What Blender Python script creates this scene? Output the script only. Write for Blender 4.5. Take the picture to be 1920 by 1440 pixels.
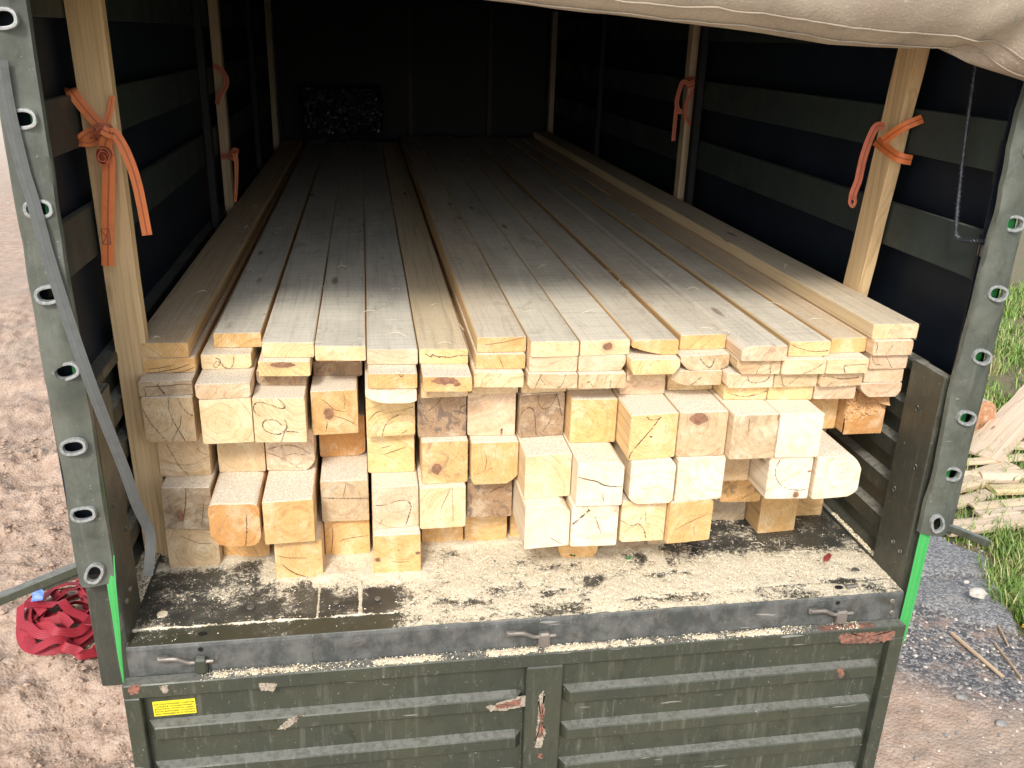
import bpy, bmesh, math, random
from mathutils import Vector, Matrix, noise as MN
R_ = math.radians
for o in list(bpy.data.objects): bpy.data.objects.remove(o)
scn = bpy.context.scene
COL = scn.collection

# ---------------------------------------------------------------- camera
cam = bpy.data.cameras.new('camera'); cam_o = bpy.data.objects.new('camera', cam); COL.objects.link(cam_o)
cam.sensor_width = 36.0; cam.lens = 31.284; cam.clip_start = 0.05; cam.clip_end = 2000
rt, dn, fw = (0.987468, -0.155214, 0.028576), (-0.029848, -0.361464, -0.931908), (0.154974, 0.919376, -0.361567)
cam_o.matrix_world = Matrix(((rt[0], -dn[0], -fw[0], -0.48832), (rt[1], -dn[1], -fw[1], -2.22135),
                             (rt[2], -dn[2], -fw[2], 1.64301), (0, 0, 0, 1)))
scn.camera = cam_o
# ---------------------------------------------------------------- world, sun, exposure
SUN_EL, SUN_AZ = 43.0, 200.0           # azimuth clockwise from +Y: the sun stands behind the camera, a little to its left
wd = bpy.data.worlds.new('World'); scn.world = wd; wd.use_nodes = True
wn = wd.node_tree; bg = wn.nodes['Background']
sk = wn.nodes.new('ShaderNodeTexSky'); sk.sky_type = 'NISHITA'; sk.sun_disc = False
sk.sun_elevation = R_(SUN_EL); sk.sun_rotation = R_(SUN_AZ); sk.air_density = 1.0; sk.dust_density = 1.6; sk.ozone_density = 1.0
hs = wn.nodes.new('ShaderNodeHueSaturation'); hs.inputs['Saturation'].default_value = 0.45
wn.links.new(sk.outputs[0], hs.inputs['Color']); wn.links.new(hs.outputs[0], bg.inputs[0]); bg.inputs[1].default_value = 0.15
sl = bpy.data.lights.new('sun', 'SUN'); sl.energy = 1.5; sl.angle = R_(11); sl.color = (1.0, 0.95, 0.87)
so = bpy.data.objects.new('sun', sl); COL.objects.link(so)
az, el = R_(SUN_AZ), R_(SUN_EL)
sd = Vector((math.sin(az) * math.cos(el), math.cos(az) * math.cos(el), math.sin(el)))
so.rotation_euler = sd.to_track_quat('Z', 'Y').to_euler(); so.location = sd * 20
scn.render.engine = 'CYCLES'
scn.view_settings.view_transform = 'Standard'; scn.view_settings.look = 'None'
scn.view_settings.exposure = 0.98; scn.view_settings.gamma = 1.0
scn.render.resolution_x, scn.render.resolution_y = 1024, 768
G = -1.35                              # ground level; the truck bed is z = 0
rnd = random.Random(7)

# ---------------------------------------------------------------- node helpers
def srgb(r, g, b):
    f = lambda c: c / 12.92 if c <= 0.04045 else ((c + 0.055) / 1.055) ** 2.4
    return (f(r), f(g), f(b), 1.0)
class NT:
    def __init__(s, name, rough=0.7, metal=0.0):
        s.m = bpy.data.materials.new(name); s.m.use_nodes = True; s.t = s.m.node_tree
        s.b = s.t.nodes['Principled BSDF']; s.b.inputs['Roughness'].default_value = rough; s.b.inputs['Metallic'].default_value = metal
    def n(s, typ, ins=None, **props):
        nd = s.t.nodes.new('ShaderNode' + typ)
        for k, v in props.items(): setattr(nd, k, v)
        for k, v in (ins or {}).items(): s.set(nd.inputs[k], v)
        return nd
    def set(s, inp, v):
        if isinstance(v, bpy.types.NodeSocket): s.t.links.new(v, inp)
        else:
            if inp.type == 'RGBA' and hasattr(v, '__len__') and len(v) == 3: v = tuple(v) + (1.0,)
            inp.default_value = v
    def math(s, op, a, b=0.0, c=0.0, clamp=False):
        nd = s.n('Math', {0: a, 1: b, 2: c}, operation=op); nd.use_clamp = clamp; return nd.outputs[0]
    def mix(s, f, a, b, blend='MIX'):
        nd = s.n('Mix', data_type='RGBA', blend_type=blend); s.set(nd.inputs[0], f); s.set(nd.inputs[6], a); s.set(nd.inputs[7], b); return nd.outputs[2]
    def noise(s, vec, scale, detail=3.0, rough=0.55, dist=0.0):
        return s.n('TexNoise', {'Vector': vec, 'Scale': scale, 'Detail': detail, 'Roughness': rough, 'Distortion': dist}).outputs['Fac']
    def ramp(s, fac, a, b, lo=0.0, hi=1.0):
        return s.n('MapRange', {'Value': fac, 'From Min': a, 'From Max': b, 'To Min': lo, 'To Max': hi}, interpolation_type='SMOOTHSTEP').outputs[0]
    def vscale(s, vec, sc, loc=(0, 0, 0), rot=(0, 0, 0)):
        return s.n('Mapping', {'Vector': vec, 'Scale': sc, 'Location': loc, 'Rotation': rot}).outputs[0]
    def attr(s, name):
        return s.n('Attribute', attribute_type='OBJECT', attribute_name=name).outputs['Fac']
    def gattr(s, name, out='Fac'):
        return s.n('Attribute', attribute_type='GEOMETRY', attribute_name=name).outputs[out]
    def col(s, v): s.set(s.b.inputs['Base Color'], v)
    def rgh(s, v): s.set(s.b.inputs['Roughness'], v)
    def bump(s, h, strength=0.3, dist=0.01):
        s.set(s.b.inputs['Normal'], s.n('Bump', {'Height': h, 'Strength': strength, 'Distance': dist}).outputs[0])

def wood_material():
    N = NT('sawn_wood', 0.78)
    tc = N.n('TexCoord'); P = tc.outputs['Object']; sep = N.n('SeparateXYZ', {0: P}); x, y, z = sep.outputs
    nsep = N.n('SeparateXYZ', {0: tc.outputs['Normal']}); ny, nz = nsep.outputs[1], nsep.outputs[2]
    seed = N.attr('seed'); rx = N.attr('rx'); rz = N.attr('rz'); freq = N.attr('ring_freq'); grey = N.attr('weather'); dustA = N.attr('dust')
    off = N.n('CombineXYZ', {0: N.math('MULTIPLY', seed, 13.7), 1: N.math('MULTIPLY', seed, 7.3), 2: N.math('MULTIPLY', seed, 3.1)}).outputs[0]
    Q = N.n('VectorMath', {0: P, 1: off}, operation='ADD').outputs[0]
    w1 = N.noise(N.vscale(Q, (9, 1.1, 9)), 1.0, 3, 0.5); w2 = N.noise(N.vscale(Q, (40, 3, 40)), 1.0, 2, 0.5)
    warp = N.math('ADD', N.math('MULTIPLY', N.math('SUBTRACT', w1, 0.5), 0.055), N.math('MULTIPLY', N.math('SUBTRACT', w2, 0.5), 0.006))
    dx = N.math('ADD', N.math('SUBTRACT', x, rx), warp); dz = N.math('SUBTRACT', N.math('SUBTRACT', z, rz), warp)
    r = N.math('SQRT', N.math('ADD', N.math('MULTIPLY', dx, dx), N.math('MULTIPLY', dz, dz)))
    rv = N.n('CombineXYZ', {0: N.math('MULTIPLY', r, freq), 1: N.math('MULTIPLY', seed, 5.0), 2: 0.0}).outputs[0]
    ring = N.noise(rv, 1.0, 2, 0.65)
    ringd = N.ramp(ring, 0.52, 0.66)
    end = N.ramp(N.math('MULTIPLY', ny, -1.0), 0.6, 0.8)
    up = N.ramp(nz, 0.6, 0.9)
    base = N.n('ObjectInfo').outputs['Color']
    low = N.noise(N.vscale(Q, (14, 14, 14)), 1.0, 4, 0.6)
    fine = N.noise(N.vscale(Q, (420, 420, 420)), 1.0, 2, 0.6)
    # end grain: saw arcs and drying
    ang = N.math('MULTIPLY', seed, 40.0)
    rot = N.n('VectorRotate', {'Vector': Q, 'Angle': ang}, rotation_type='Y_AXIS').outputs[0]
    saw = N.noise(N.vscale(rot, (22, 1, 520)), 1.0, 2, 0.6)
    mott = N.noise(N.vscale(Q, (55, 55, 55)), 1.0, 5, 0.7)
    kx, kz, ka, kb = N.attr('knot_x'), N.attr('knot_z'), N.attr('knot_a'), N.attr('knot_b')
    kw = N.math('MULTIPLY', N.math('SUBTRACT', N.noise(N.vscale(Q, (70, 70, 70)), 1.0, 3, 0.6), 0.5), 0.9)
    ku = N.math('DIVIDE', N.math('SUBTRACT', x, kx), ka); kv = N.math('DIVIDE', N.math('SUBTRACT', z, kz), kb)
    kd = N.math('ADD', N.math('SQRT', N.math('ADD', N.math('MULTIPLY', ku, ku), N.math('MULTIPLY', kv, kv))), kw)
    krim = N.math('MULTIPLY', N.ramp(kd, 1.9, 0.9), N.math('ADD', 0.55, N.math('MULTIPLY', N.math('SINE', N.math('MULTIPLY', kd, 22.0)), 0.45)))
    fing = N.noise(N.n('CombineXYZ', {0: N.math('MULTIPLY', r, N.math('MULTIPLY', freq, 2.3)), 1: N.math('MULTIPLY', seed, 9.0), 2: 0.0}).outputs[0], 1.0, 1, 0.5)
    pore = N.noise(N.vscale(Q, (300, 300, 300)), 1.0, 3, 0.75)
    e = N.mix(N.ramp(low, 0.38, 0.68, 0.0, 0.45), base, N.mix(1.0, base, (0.84, 0.70, 0.54), 'MULTIPLY'))
    e = N.mix(N.ramp(low, 0.50, 0.32, 0.0, 0.30), e, (0.84, 0.74, 0.56))
    e = N.mix(N.math('MULTIPLY', ringd, N.math('MULTIPLY', N.ramp(mott, 0.35, 0.55), 0.45)), e, N.mix(1.0, base, (0.50, 0.35, 0.22), 'MULTIPLY'))
    e = N.mix(N.ramp(fing, 0.50, 0.62, 0.0, 0.20), e, N.mix(1.0, base, (0.45, 0.33, 0.22), 'MULTIPLY'))
    e = N.mix(N.ramp(mott, 0.50, 0.74, 0.0, 0.5), e, N.mix(1.0, base, (0.66, 0.50, 0.37), 'MULTIPLY'))
    e = N.mix(N.ramp(pore, 0.56, 0.72, 0.0, 0.36), e, (0.33, 0.22, 0.13)); e = N.mix(N.ramp(pore, 0.42, 0.28, 0.0, 0.40), e, (0.90, 0.82, 0.66))
    e = N.mix(N.ramp(saw, 0.52, 0.74, 0.0, 0.30), e, (0.27, 0.17, 0.09)); e = N.mix(N.ramp(saw, 0.44, 0.28, 0.0, 0.22), e, (0.88, 0.79, 0.62))
    e = N.mix(N.math('MULTIPLY', krim, 0.7), e, (0.30, 0.18, 0.09)); e = N.mix(N.ramp(kd, 1.05, 0.85, 0.0, 0.9), e, N.mix(N.ramp(mott, .4, .6), (0.30, 0.135, 0.075), (0.16, 0.075, 0.045)))
    stain = N.noise(N.vscale(Q, (30, 9, 22)), 1.0, 4, 0.65, 0.8)
    e = N.mix(N.math('MULTIPLY', N.ramp(stain, 0.5, 0.62), N.attr('stain')), e, (0.16, 0.115, 0.085))
    # long faces
    sidebase = N.mix(0.35, base, (0.60, 0.45, 0.27))
    long_ = N.noise(N.vscale(Q, (60, 1.4, 60)), 1.0, 4, 0.6)
    sd_ = N.mix(N.math('MULTIPLY', ringd, 0.38), sidebase, N.mix(1.0, sidebase, (0.50, 0.38, 0.27), 'MULTIPLY'))
    sd_ = N.mix(N.ramp(long_, 0.45, 0.7, 0.0, 0.45), sd_, N.mix(1.0, sidebase, (0.55, 0.45, 0.36), 'MULTIPLY'))
    cross = N.math('ADD', N.math('MULTIPLY', N.noise(N.vscale(Q, (5, 260, 5)), 1.0, 2, 0.5), 0.5), N.math('MULTIPLY', N.noise(N.vscale(Q, (7, 85, 7)), 1.0, 3, 0.6), 0.5))
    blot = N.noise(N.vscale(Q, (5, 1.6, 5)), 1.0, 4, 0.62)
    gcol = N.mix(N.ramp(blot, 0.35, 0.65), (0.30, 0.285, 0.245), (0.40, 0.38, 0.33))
    front = N.math('MULTIPLY', N.ramp(N.math('ADD', y, N.math('MULTIPLY', N.math('SUBTRACT', blot, 0.5), 1.6)), 5.2, 0.6), 0.95)  # interior light falloff in the colour: plank tops pale at the opening, darker inward
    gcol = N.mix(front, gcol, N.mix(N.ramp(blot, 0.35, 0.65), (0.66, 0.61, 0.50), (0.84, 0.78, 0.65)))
    gcol = N.mix(N.ramp(long_, 0.50, 0.78, 0.0, 0.32), gcol, (0.24, 0.215, 0.17))
    gcol = N.mix(N.math('MULTIPLY', ringd, 0.16), gcol, (0.27, 0.22, 0.16))
    gcol = N.mix(N.ramp(cross, 0.48, 0.66, 0.0, 0.34), gcol, (0.22, 0.205, 0.175)); smut = N.noise(N.vscale(Q, (11, 5, 11)), 1.0, 5, 0.7, 1.0); gcol = N.mix(N.ramp(smut, 0.56, 0.70, 0.0, 0.38), gcol, (0.20, 0.165, 0.125))
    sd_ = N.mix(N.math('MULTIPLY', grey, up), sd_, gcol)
    knot = N.n('TexVoronoi', {'Vector': N.vscale(Q, (7.5, 1.7, 7.5)), 'Scale': 1.0, 'Randomness': 1.0}).outputs['Distance']
    sd_ = N.mix(N.ramp(knot, 0.13, 0.05, 0.0, 0.75), sd_, (0.20, 0.11, 0.06))
    # sawdust lying on the upward faces near the cut ends
    dn = N.noise(N.vscale(Q, (230, 230, 230)), 1.0, 3, 0.7); dc = N.noise(N.vscale(Q, (16, 9, 16)), 1.0, 3, 0.6)
    fall = N.math('MULTIPLY', dustA, N.ramp(y, 1.3, 0.15))
    thr = N.math('SUBTRACT', 1.0, N.math('MULTIPLY', fall, N.math('ADD', 0.45, N.math('MULTIPLY', dc, 0.9))))
    dm = N.ramp(N.math('SUBTRACT', N.math('ADD', N.math('MULTIPLY', dn, 0.8), 0.25), thr), -0.10, 0.10)
    dcol = N.mix(N.ramp(dn, 0.36, 0.66), (0.60, 0.50, 0.37), (0.90, 0.835, 0.70)); dcol = N.mix(N.ramp(pore, 0.60, 0.68, 0.0, 0.6), dcol, (0.36, 0.25, 0.15))
    sd_ = N.mix(N.math('MULTIPLY', dm, up), sd_, dcol)
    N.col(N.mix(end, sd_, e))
    h = N.math('ADD', N.math('MULTIPLY', ring, 0.25), N.math('ADD', N.math('MULTIPLY', fine, 0.45), N.math('MULTIPLY', saw, 0.35)))
    h = N.math('ADD', h, N.math('MULTIPLY', N.math('MULTIPLY', dm, up), 0.8))
    N.bump(h, 0.55, 0.002)
    return N.m

def paint_metal(name, c, c2, rough=0.45, dust=0.25, scale=1.0, rust=0.0, metal=0.0, spec=0.5, dust_toplight=(0.165, 0.162, 0.14)):
    N = NT(name, rough, metal)
    P = N.n('TexCoord').outputs['Object']
    a = N.noise(N.vscale(P, (3 * scale,) * 3), 1.0, 5, 0.65); f = N.noise(N.vscale(P, (60, 60, 14)), 1.0, 4, 0.7); sp = N.noise(N.vscale(P, (150,) * 3), 1.0, 2, 0.5)
    st = N.noise(N.vscale(P, (45, 45, 2.0)), 1.0, 4, 0.6)
    k = N.mix(N.ramp(a, 0.35, 0.65), c, c2)
    k = N.mix(N.ramp(f, 0.55, 0.8, 0, dust), k, (0.30, 0.29, 0.25)); gr_ = N.noise(N.vscale(P, (14, 14, 9)), 1.0, 6, 0.75, 0.6); k = N.mix(N.ramp(gr_, 0.54, 0.68, 0, min(0.9, dust * 2.6)), k, N.mix(1.0, c, (0.45, 0.42, 0.36), 'MULTIPLY'))
    k = N.mix(N.ramp(st, 0.56, 0.75, 0, dust * 0.9), k, (0.22, 0.21, 0.17))
    k = N.mix(N.ramp(sp, 0.70, 0.76, 0, min(1, dust * 2.2)), k, (0.50, 0.48, 0.42))
    scr = N.noise(N.vscale(P, (6, 90, 60), rot=(0.3, 0.5, 0.2)), 1.0, 2, 0.5)
    k = N.mix(N.ramp(scr, 0.72, 0.76, 0, dust * 1.5), k, (0.45, 0.44, 0.40))
    if rust:
        rs = N.noise(N.vscale(P, (11,) * 3), 1.0, 5, 0.7)
        k = N.mix(N.ramp(rs, 0.66, 0.72, 0, rust), k, N.mix(N.ramp(sp, .4, .6), (0.22, 0.08, 0.04), (0.35, 0.16, 0.10)))
    upz = N.ramp(N.n('SeparateXYZ', {0: N.n('NewGeometry').outputs['Normal']}).outputs[2], 0.75, 0.95); k = N.mix(N.math('MULTIPLY', upz, N.ramp(f, 0.3, 0.6, 0.35, 0.95)), k, dust_toplight)  # upward faces painted paler: dust plus sky light on ledges and rib tops
    N.col(k); N.rgh(N.ramp(a, 0.3, 0.7, rough - 0.08, rough + 0.18)); N.bump(N.math('ADD', f, N.math('MULTIPLY', a, 2.0)), 0.15, 0.004)
    N.b.inputs['Specular IOR Level'].default_value = spec
    return N.m
def plain(name, c, c2=None, rough=0.7, scale=30, metal=0.0, bump=0.2, spec=0.5):
    N = NT(name, rough, metal); P = N.n('TexCoord').outputs['Object']; f = N.noise(N.vscale(P, (scale,) * 3), 1.0, 4, 0.6)
    N.col(N.mix(N.ramp(f, 0.35, 0.65), c, c2 or tuple(v * 0.7 for v in c))); N.bump(f, bump, 0.004); N.b.inputs['Specular IOR Level'].default_value = spec
    return N.m
def webbing(name, c, stripe, count=1.0, rough=0.6, dirty=0.3):
    N = NT(name, rough); uv = N.n('UVMap').outputs[0]; s = N.n('SeparateXYZ', {0: uv}); u, v = s.outputs[0], s.outputs[1]
    P = N.n('TexCoord').outputs['Object']; f = N.noise(N.vscale(P, (40,) * 3), 1.0, 4, 0.6)
    w = N.math('ABSOLUTE', N.math('SUBTRACT', N.math('FRACT', N.math('MULTIPLY', u, count)), 0.5))
    line = N.ramp(w, 0.10, 0.04)
    weave = N.math('SINE', N.math('MULTIPLY', v, 2400.0))
    k = N.mix(line, c, stripe); k = N.mix(N.ramp(f, 0.45, 0.75, 0, dirty), k, tuple(x * 0.35 for x in c))
    N.col(k); N.bump(weave, 0.25, 0.0006); return N.m

# ---------------------------------------------------------------- mesh helpers
class MB:
    def __init__(s): s.v = []; s.f = []; s.uv = []; s.mi = []
    def quad_box(s, x0, x1, y0, y1, z0, z1, mi=0):
        b = len(s.v); s.v += [(x, y, z) for z in (z0, z1) for y in (y0, y1) for x in (x0, x1)]
        for f in ((0, 2, 3, 1), (4, 5, 7, 6), (0, 1, 5, 4), (2, 6, 7, 3), (0, 4, 6, 2), (1, 3, 7, 5)):
            s.f.append([b + i for i in f]); s.mi.append(mi)
        return s
    def add(s, v, f, mi=0):
        b = len(s.v); s.v += [tuple(p) for p in v]
        for q in f: s.f.append([b + i for i in q]); s.mi.append(mi)
        return s
    def tube(s, pts, r, n=10, caps=True):
        pts = [Vector(p) for p in pts]; b = len(s.v); rr = r if hasattr(r, '__len__') else [r] * len(pts)
        up = Vector((0.13, 0.21, 0.97))
        for i, p in enumerate(pts):
            t = (pts[min(i + 1, len(pts) - 1)] - pts[max(i - 1, 0)]).normalized()
            a = t.cross(up)
            if a.length < 0.1: a = t.cross(Vector((1, 0, 0)))
            a.normalize(); c = t.cross(a)
            for k in range(n):
                an = 2 * math.pi * k / n; s.v.append(tuple(p + (a * math.cos(an) + c * math.sin(an)) * rr[i]))
        for i in range(len(pts) - 1):
            for k in range(n):
                s.f.append([b + i * n + k, b + i * n + (k + 1) % n, b + (i + 1) * n + (k + 1) % n, b + (i + 1) * n + k]); s.mi.append(0)
        if caps:
            s.f.append([b + k for k in range(n)][::-1]); s.f.append([b + (len(pts) - 1) * n + k for k in range(n)]); s.mi += [0, 0]
        return s
    def build(s, name, mats, parent=None, loc=(0, 0, 0), smooth=False, bevel=0.0, weld=False):
        me = bpy.data.meshes.new(name); me.from_pydata(s.v, [], s.f)
        for m in (mats if isinstance(mats, (list, tuple)) else [mats]): me.materials.append(m)
        if any(s.mi): me.polygons.foreach_set('material_index', s.mi)
        if s.uv:
            l = me.uv_layers.new(name='UVMap')
            for p in me.polygons:
                for li, vi in zip(p.loop_indices, p.vertices): l.data[li].uv = s.uv[vi]
        bm = bmesh.new(); bm.from_mesh(me); bmesh.ops.recalc_face_normals(bm, faces=bm.faces)
        if smooth:
            for e in bm.edges:
                if len(e.link_faces) == 2 and e.calc_face_angle(0) > 0.95: e.smooth = False
        if bevel: bmesh.ops.bevel(bm, geom=list(bm.edges), offset=bevel, segments=1, affect='EDGES', clamp_overlap=True)
        bm.to_mesh(me); bm.free()
        if smooth: me.polygons.foreach_set('use_smooth', [True] * len(me.polygons))
        me.update(); o = bpy.data.objects.new(name, me); COL.objects.link(o); o.location = loc
        if parent: o.parent = parent
        return o
def empty(name, loc=(0, 0, 0), rz=0.0):
    o = bpy.data.objects.new(name, None); COL.objects.link(o); o.location = loc; o.rotation_euler = (0, 0, rz); o.empty_display_size = 0.1; return o
def tag(o, label=None, cat=None, group=None, kind=None):
    if label: o['label'] = label
    if cat: o['category'] = cat
    if group: o['group'] = group
    if kind: o['kind'] = kind
    return o
def spline(pts, n=8):
    P = [Vector(p) for p in pts]; out = []
    for i in range(len(P) - 1):
        a, b, c, d = P[max(i - 1, 0)], P[i], P[i + 1], P[min(i + 2, len(P) - 1)]
        for k in range(n):
            t = k / n; out.append(0.5 * ((2 * b) + (c - a) * t + (2 * a - 5 * b + 4 * c - d) * t * t + (3 * b - a - 3 * c + d) * t ** 3))
    out.append(P[-1]); return out
def ribbon(mb, pts, w, normal=(0, -1, 0.2), th=0.002, n=8, w2=None, twist=None):
    """flat band of width w along a smooth path; real thickness, uv.x across"""
    pts = spline(pts, n) if n > 1 else [Vector(p) for p in pts]; b = len(mb.v); L = 0.0; N0 = Vector(normal).normalized()
    for i, p in enumerate(pts):
        if i: L += (p - pts[i - 1]).length
        t = (pts[min(i + 1, len(pts) - 1)] - pts[max(i - 1, 0)]).normalized()
        nn = twist(i / (len(pts) - 1)) if twist else N0
        nn = Vector(nn); side = t.cross(nn)
        if side.length < 1e-4: side = Vector((1, 0, 0))
        side.normalize(); nn = side.cross(t).normalized()
        ww = w if w2 is None else w + (w2 - w) * i / (len(pts) - 1)
        cup = nn * th * 0.5
        for q, u in ((-0.5, 0), (0, .5), (0.5, 1)): mb.v.append(tuple(p + side * ww * q + nn * (th + (0.0 if q else th * 0.6)))); mb.uv.append((u, L))
        for q, u in ((-0.5, 0), (0, .5), (0.5, 1)): mb.v.append(tuple(p + side * ww * q)); mb.uv.append((u, L))
    for i in range(len(pts) - 1):
        a, c = b + i * 6, b + (i + 1) * 6
        for q in ((0, 1), (1, 2)): mb.f.append([a + q[0], a + q[1], c + q[1], c + q[0]]); mb.f.append([a + 3 + q[0], c + 3 + q[0], c + 3 + q[1], a + 3 + q[1]])
        mb.f.append([a, c, c + 3, a + 3]); mb.f.append([a + 2, a + 5, c + 5, c + 2]); mb.mi += [0] * 6
    e = b + (len(pts) - 1) * 6
    mb.f.append([b, b + 3, b + 4, b + 1]); mb.f.append([b + 1, b + 4, b + 5, b + 2]); mb.f.append([e, e + 1, e + 4, e + 3]); mb.f.append([e + 1, e + 2, e + 5, e + 4]); mb.mi += [0] * 4
    return mb
def fbm(x, y, z=0.0, o=4):
    return MN.fractal(Vector((x, y, z)), 0.6, 2.1, o)

# ---------------------------------------------------------------- materials
M_WOOD = wood_material()
M_GREEN = paint_metal('olive_paint', (0.052, 0.057, 0.038), (0.036, 0.042, 0.029), 0.42, 0.27)
M_POST = paint_metal('dark_olive_paint', (0.056, 0.056, 0.040), (0.038, 0.040, 0.030), 0.40, 0.22, dust_toplight=(0.30, 0.29, 0.24))
M_STEEL = paint_metal('scuffed_steel', (0.135, 0.135, 0.128), (0.055, 0.060, 0.056), 0.42, 0.34, 4.0, metal=0.1, dust_toplight=(0.30, 0.29, 0.25))
M_ZINC = paint_metal('worn_latch_steel', (0.27, 0.24, 0.21), (0.17, 0.15, 0.13), 0.45, 0.2, 6, metal=0.5)
M_SLAT = paint_metal('side_board_paint', (0.037, 0.048, 0.040), (0.026, 0.036, 0.033), 0.5, 0.07)
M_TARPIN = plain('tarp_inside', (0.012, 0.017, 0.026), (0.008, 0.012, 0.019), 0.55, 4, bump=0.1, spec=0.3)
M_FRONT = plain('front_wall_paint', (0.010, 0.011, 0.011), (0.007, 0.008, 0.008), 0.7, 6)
M_TARP = paint_metal('tarp_canvas', (0.115, 0.125, 0.10), (0.068, 0.076, 0.060), 0.48, 0.20, 2.2)
M_RING = plain('eyelet_metal', (0.38, 0.39, 0.38), (0.24, 0.25, 0.24), 0.5, 90, metal=0.35)
M_RUBBER = plain('black_rubber', (0.012, 0.012, 0.013), (0.02, 0.02, 0.02), 0.6, 90)
M_HOLE = plain('hole_dark', (0.004, 0.004, 0.004), (0.003, 0.003, 0.003), 0.9, 30)
M_CHIP = plain('rust_and_primer', (0.30, 0.12, 0.08), (0.10, 0.07, 0.05), 0.85, 75, bump=0.5)
M_CHIPPALE = plain('bare_pale_paint', (0.40, 0.35, 0.27), (0.24, 0.19, 0.14), 0.8, 120, bump=0.4)
M_ORANGE = webbing('orange_webbing', (0.82, 0.23, 0.065), (0.50, 0.10, 0.03), 1.0, 0.55, 0.2)
M_ORANGED = webbing('orange_webbing_dusty', (0.56, 0.15, 0.075), (0.30, 0.06, 0.03), 1.0, 0.6, 0.35)
M_RED = webbing('red_webbing', (0.35, 0.016, 0.030), (0.03, 0.005, 0.008), 4.0, 0.6, 0.15)
M_STRAP = webbing('green_webbing', (0.05, 0.36, 0.085), (0.04, 0.28, 0.065), 2.0, 0.5, 0.15)
M_GREYW = webbing('grey_webbing', (0.105, 0.11, 0.105), (0.085, 0.09, 0.085), 3.0, 0.7, 0.3)
M_BLUE = plain('blue_tag_cloth', (0.10, 0.22, 0.62), (0.35, 0.45, 0.75), 0.7, 30)
M_INK = plain('pen_ink', (0.055, 0.036, 0.022), (0.16, 0.105, 0.065), 0.8, 260)
M_CRACK = plain('wood_check', (0.12, 0.07, 0.035), (0.16, 0.09, 0.05), 0.9, 200)
M_KNOT = plain('knot_wood', (0.22, 0.095, 0.05), (0.34, 0.17, 0.08), 0.7, 90, bump=0.4)
M_DUST = plain('sawdust_grain', (0.74, 0.665, 0.50), (0.56, 0.45, 0.29), 0.9, 260, bump=0.4)
def flap_material():
    N = NT('beige_canvas', 0.7); P = N.n('TexCoord').outputs['Object']
    a = N.noise(P, 3.0, 5, 0.6, 0.4); b = N.noise(P, 14.0, 5, 0.7, 1.2); c = N.noise(P, 160.0, 2, 0.5)
    k = N.mix(N.ramp(a, 0.35, 0.65), (0.31, 0.25, 0.19), (0.43, 0.37, 0.285))
    k = N.mix(N.ramp(b, 0.56, 0.72, 0, 0.75), k, (0.20, 0.205, 0.175)); k = N.mix(N.ramp(c, 0.62, 0.72, 0, 0.4), k, (0.62, 0.57, 0.47))
    N.col(k); N.bump(N.math('ADD', b, c), 0.25, 0.006); return N.m
M_FLAP = flap_material()

# ---------------------------------------------------------------- ground
def gh(x, y):
    d = 1.0 / (1.0 + max(0.0, abs(y - 2) - 7) * 0.2 + max(0.0, abs(x) - 7) * 0.2)
    h = fbm(x * 0.5, y * 0.5, 3.0, 3) * 0.05
    if x < 0.2:
        c = fbm(x * 2.3, y * 2.3, 1.0, 4); h += c * 0.06
        rut = math.exp(-((x + 2.75 + 0.12 * (y - 2.5)) / 0.16) ** 2) * 0.05 if y < 6 else 0
        cl = max(0.0, fbm(x * 5.0, y * 5.0, 8.0, 4)); h += cl * 0.06 * (0.6 + rut * 10) - rut * 0.3
        cl2 = abs(MN.noise(Vector((x * 17, y * 17, 2.0)))); h += (0.22 - cl2) * 0.034 * (0.35 + 1.5 * max(0, c + .1)); h += 0.006 * MN.noise(Vector((x * 42, y * 42, 5.0)))
    else:
        h += fbm(x * 9, y * 9, 5.0, 3) * 0.010
    return G + h * d
def axis(dense, far):
    out = []
    for a, b, st in dense:
        n = max(1, int((b - a) / st)); out += [a + (b - a) * i / n for i in range(n)]
    out.append(dense[-1][1]); s = 0.25; p = dense[-1][1]
    while p < far: p += s; s *= 1.35; out.append(p)
    s = 0.25; p = dense[0][0]; lo = []
    while p > -far: p -= s; s *= 1.35; lo.append(p)
    return lo[::-1] + out
GX = axis([(-4.4, -1.5, 0.017), (-1.5, 1.5, 0.1), (1.5, 5.2, 0.03)], 500); GY = axis([(0.3, 4.2, 0.018), (4.2, 8.0, 0.05)], 500)
gv = [(x, y, gh(x, y)) for y in GY for x in GX]; nx = len(GX)
gf = [(j * nx + i, j * nx + i + 1, (j + 1) * nx + i + 1, (j + 1) * nx + i) for j in range(len(GY) - 1) for i in range(nx - 1)]
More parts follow.
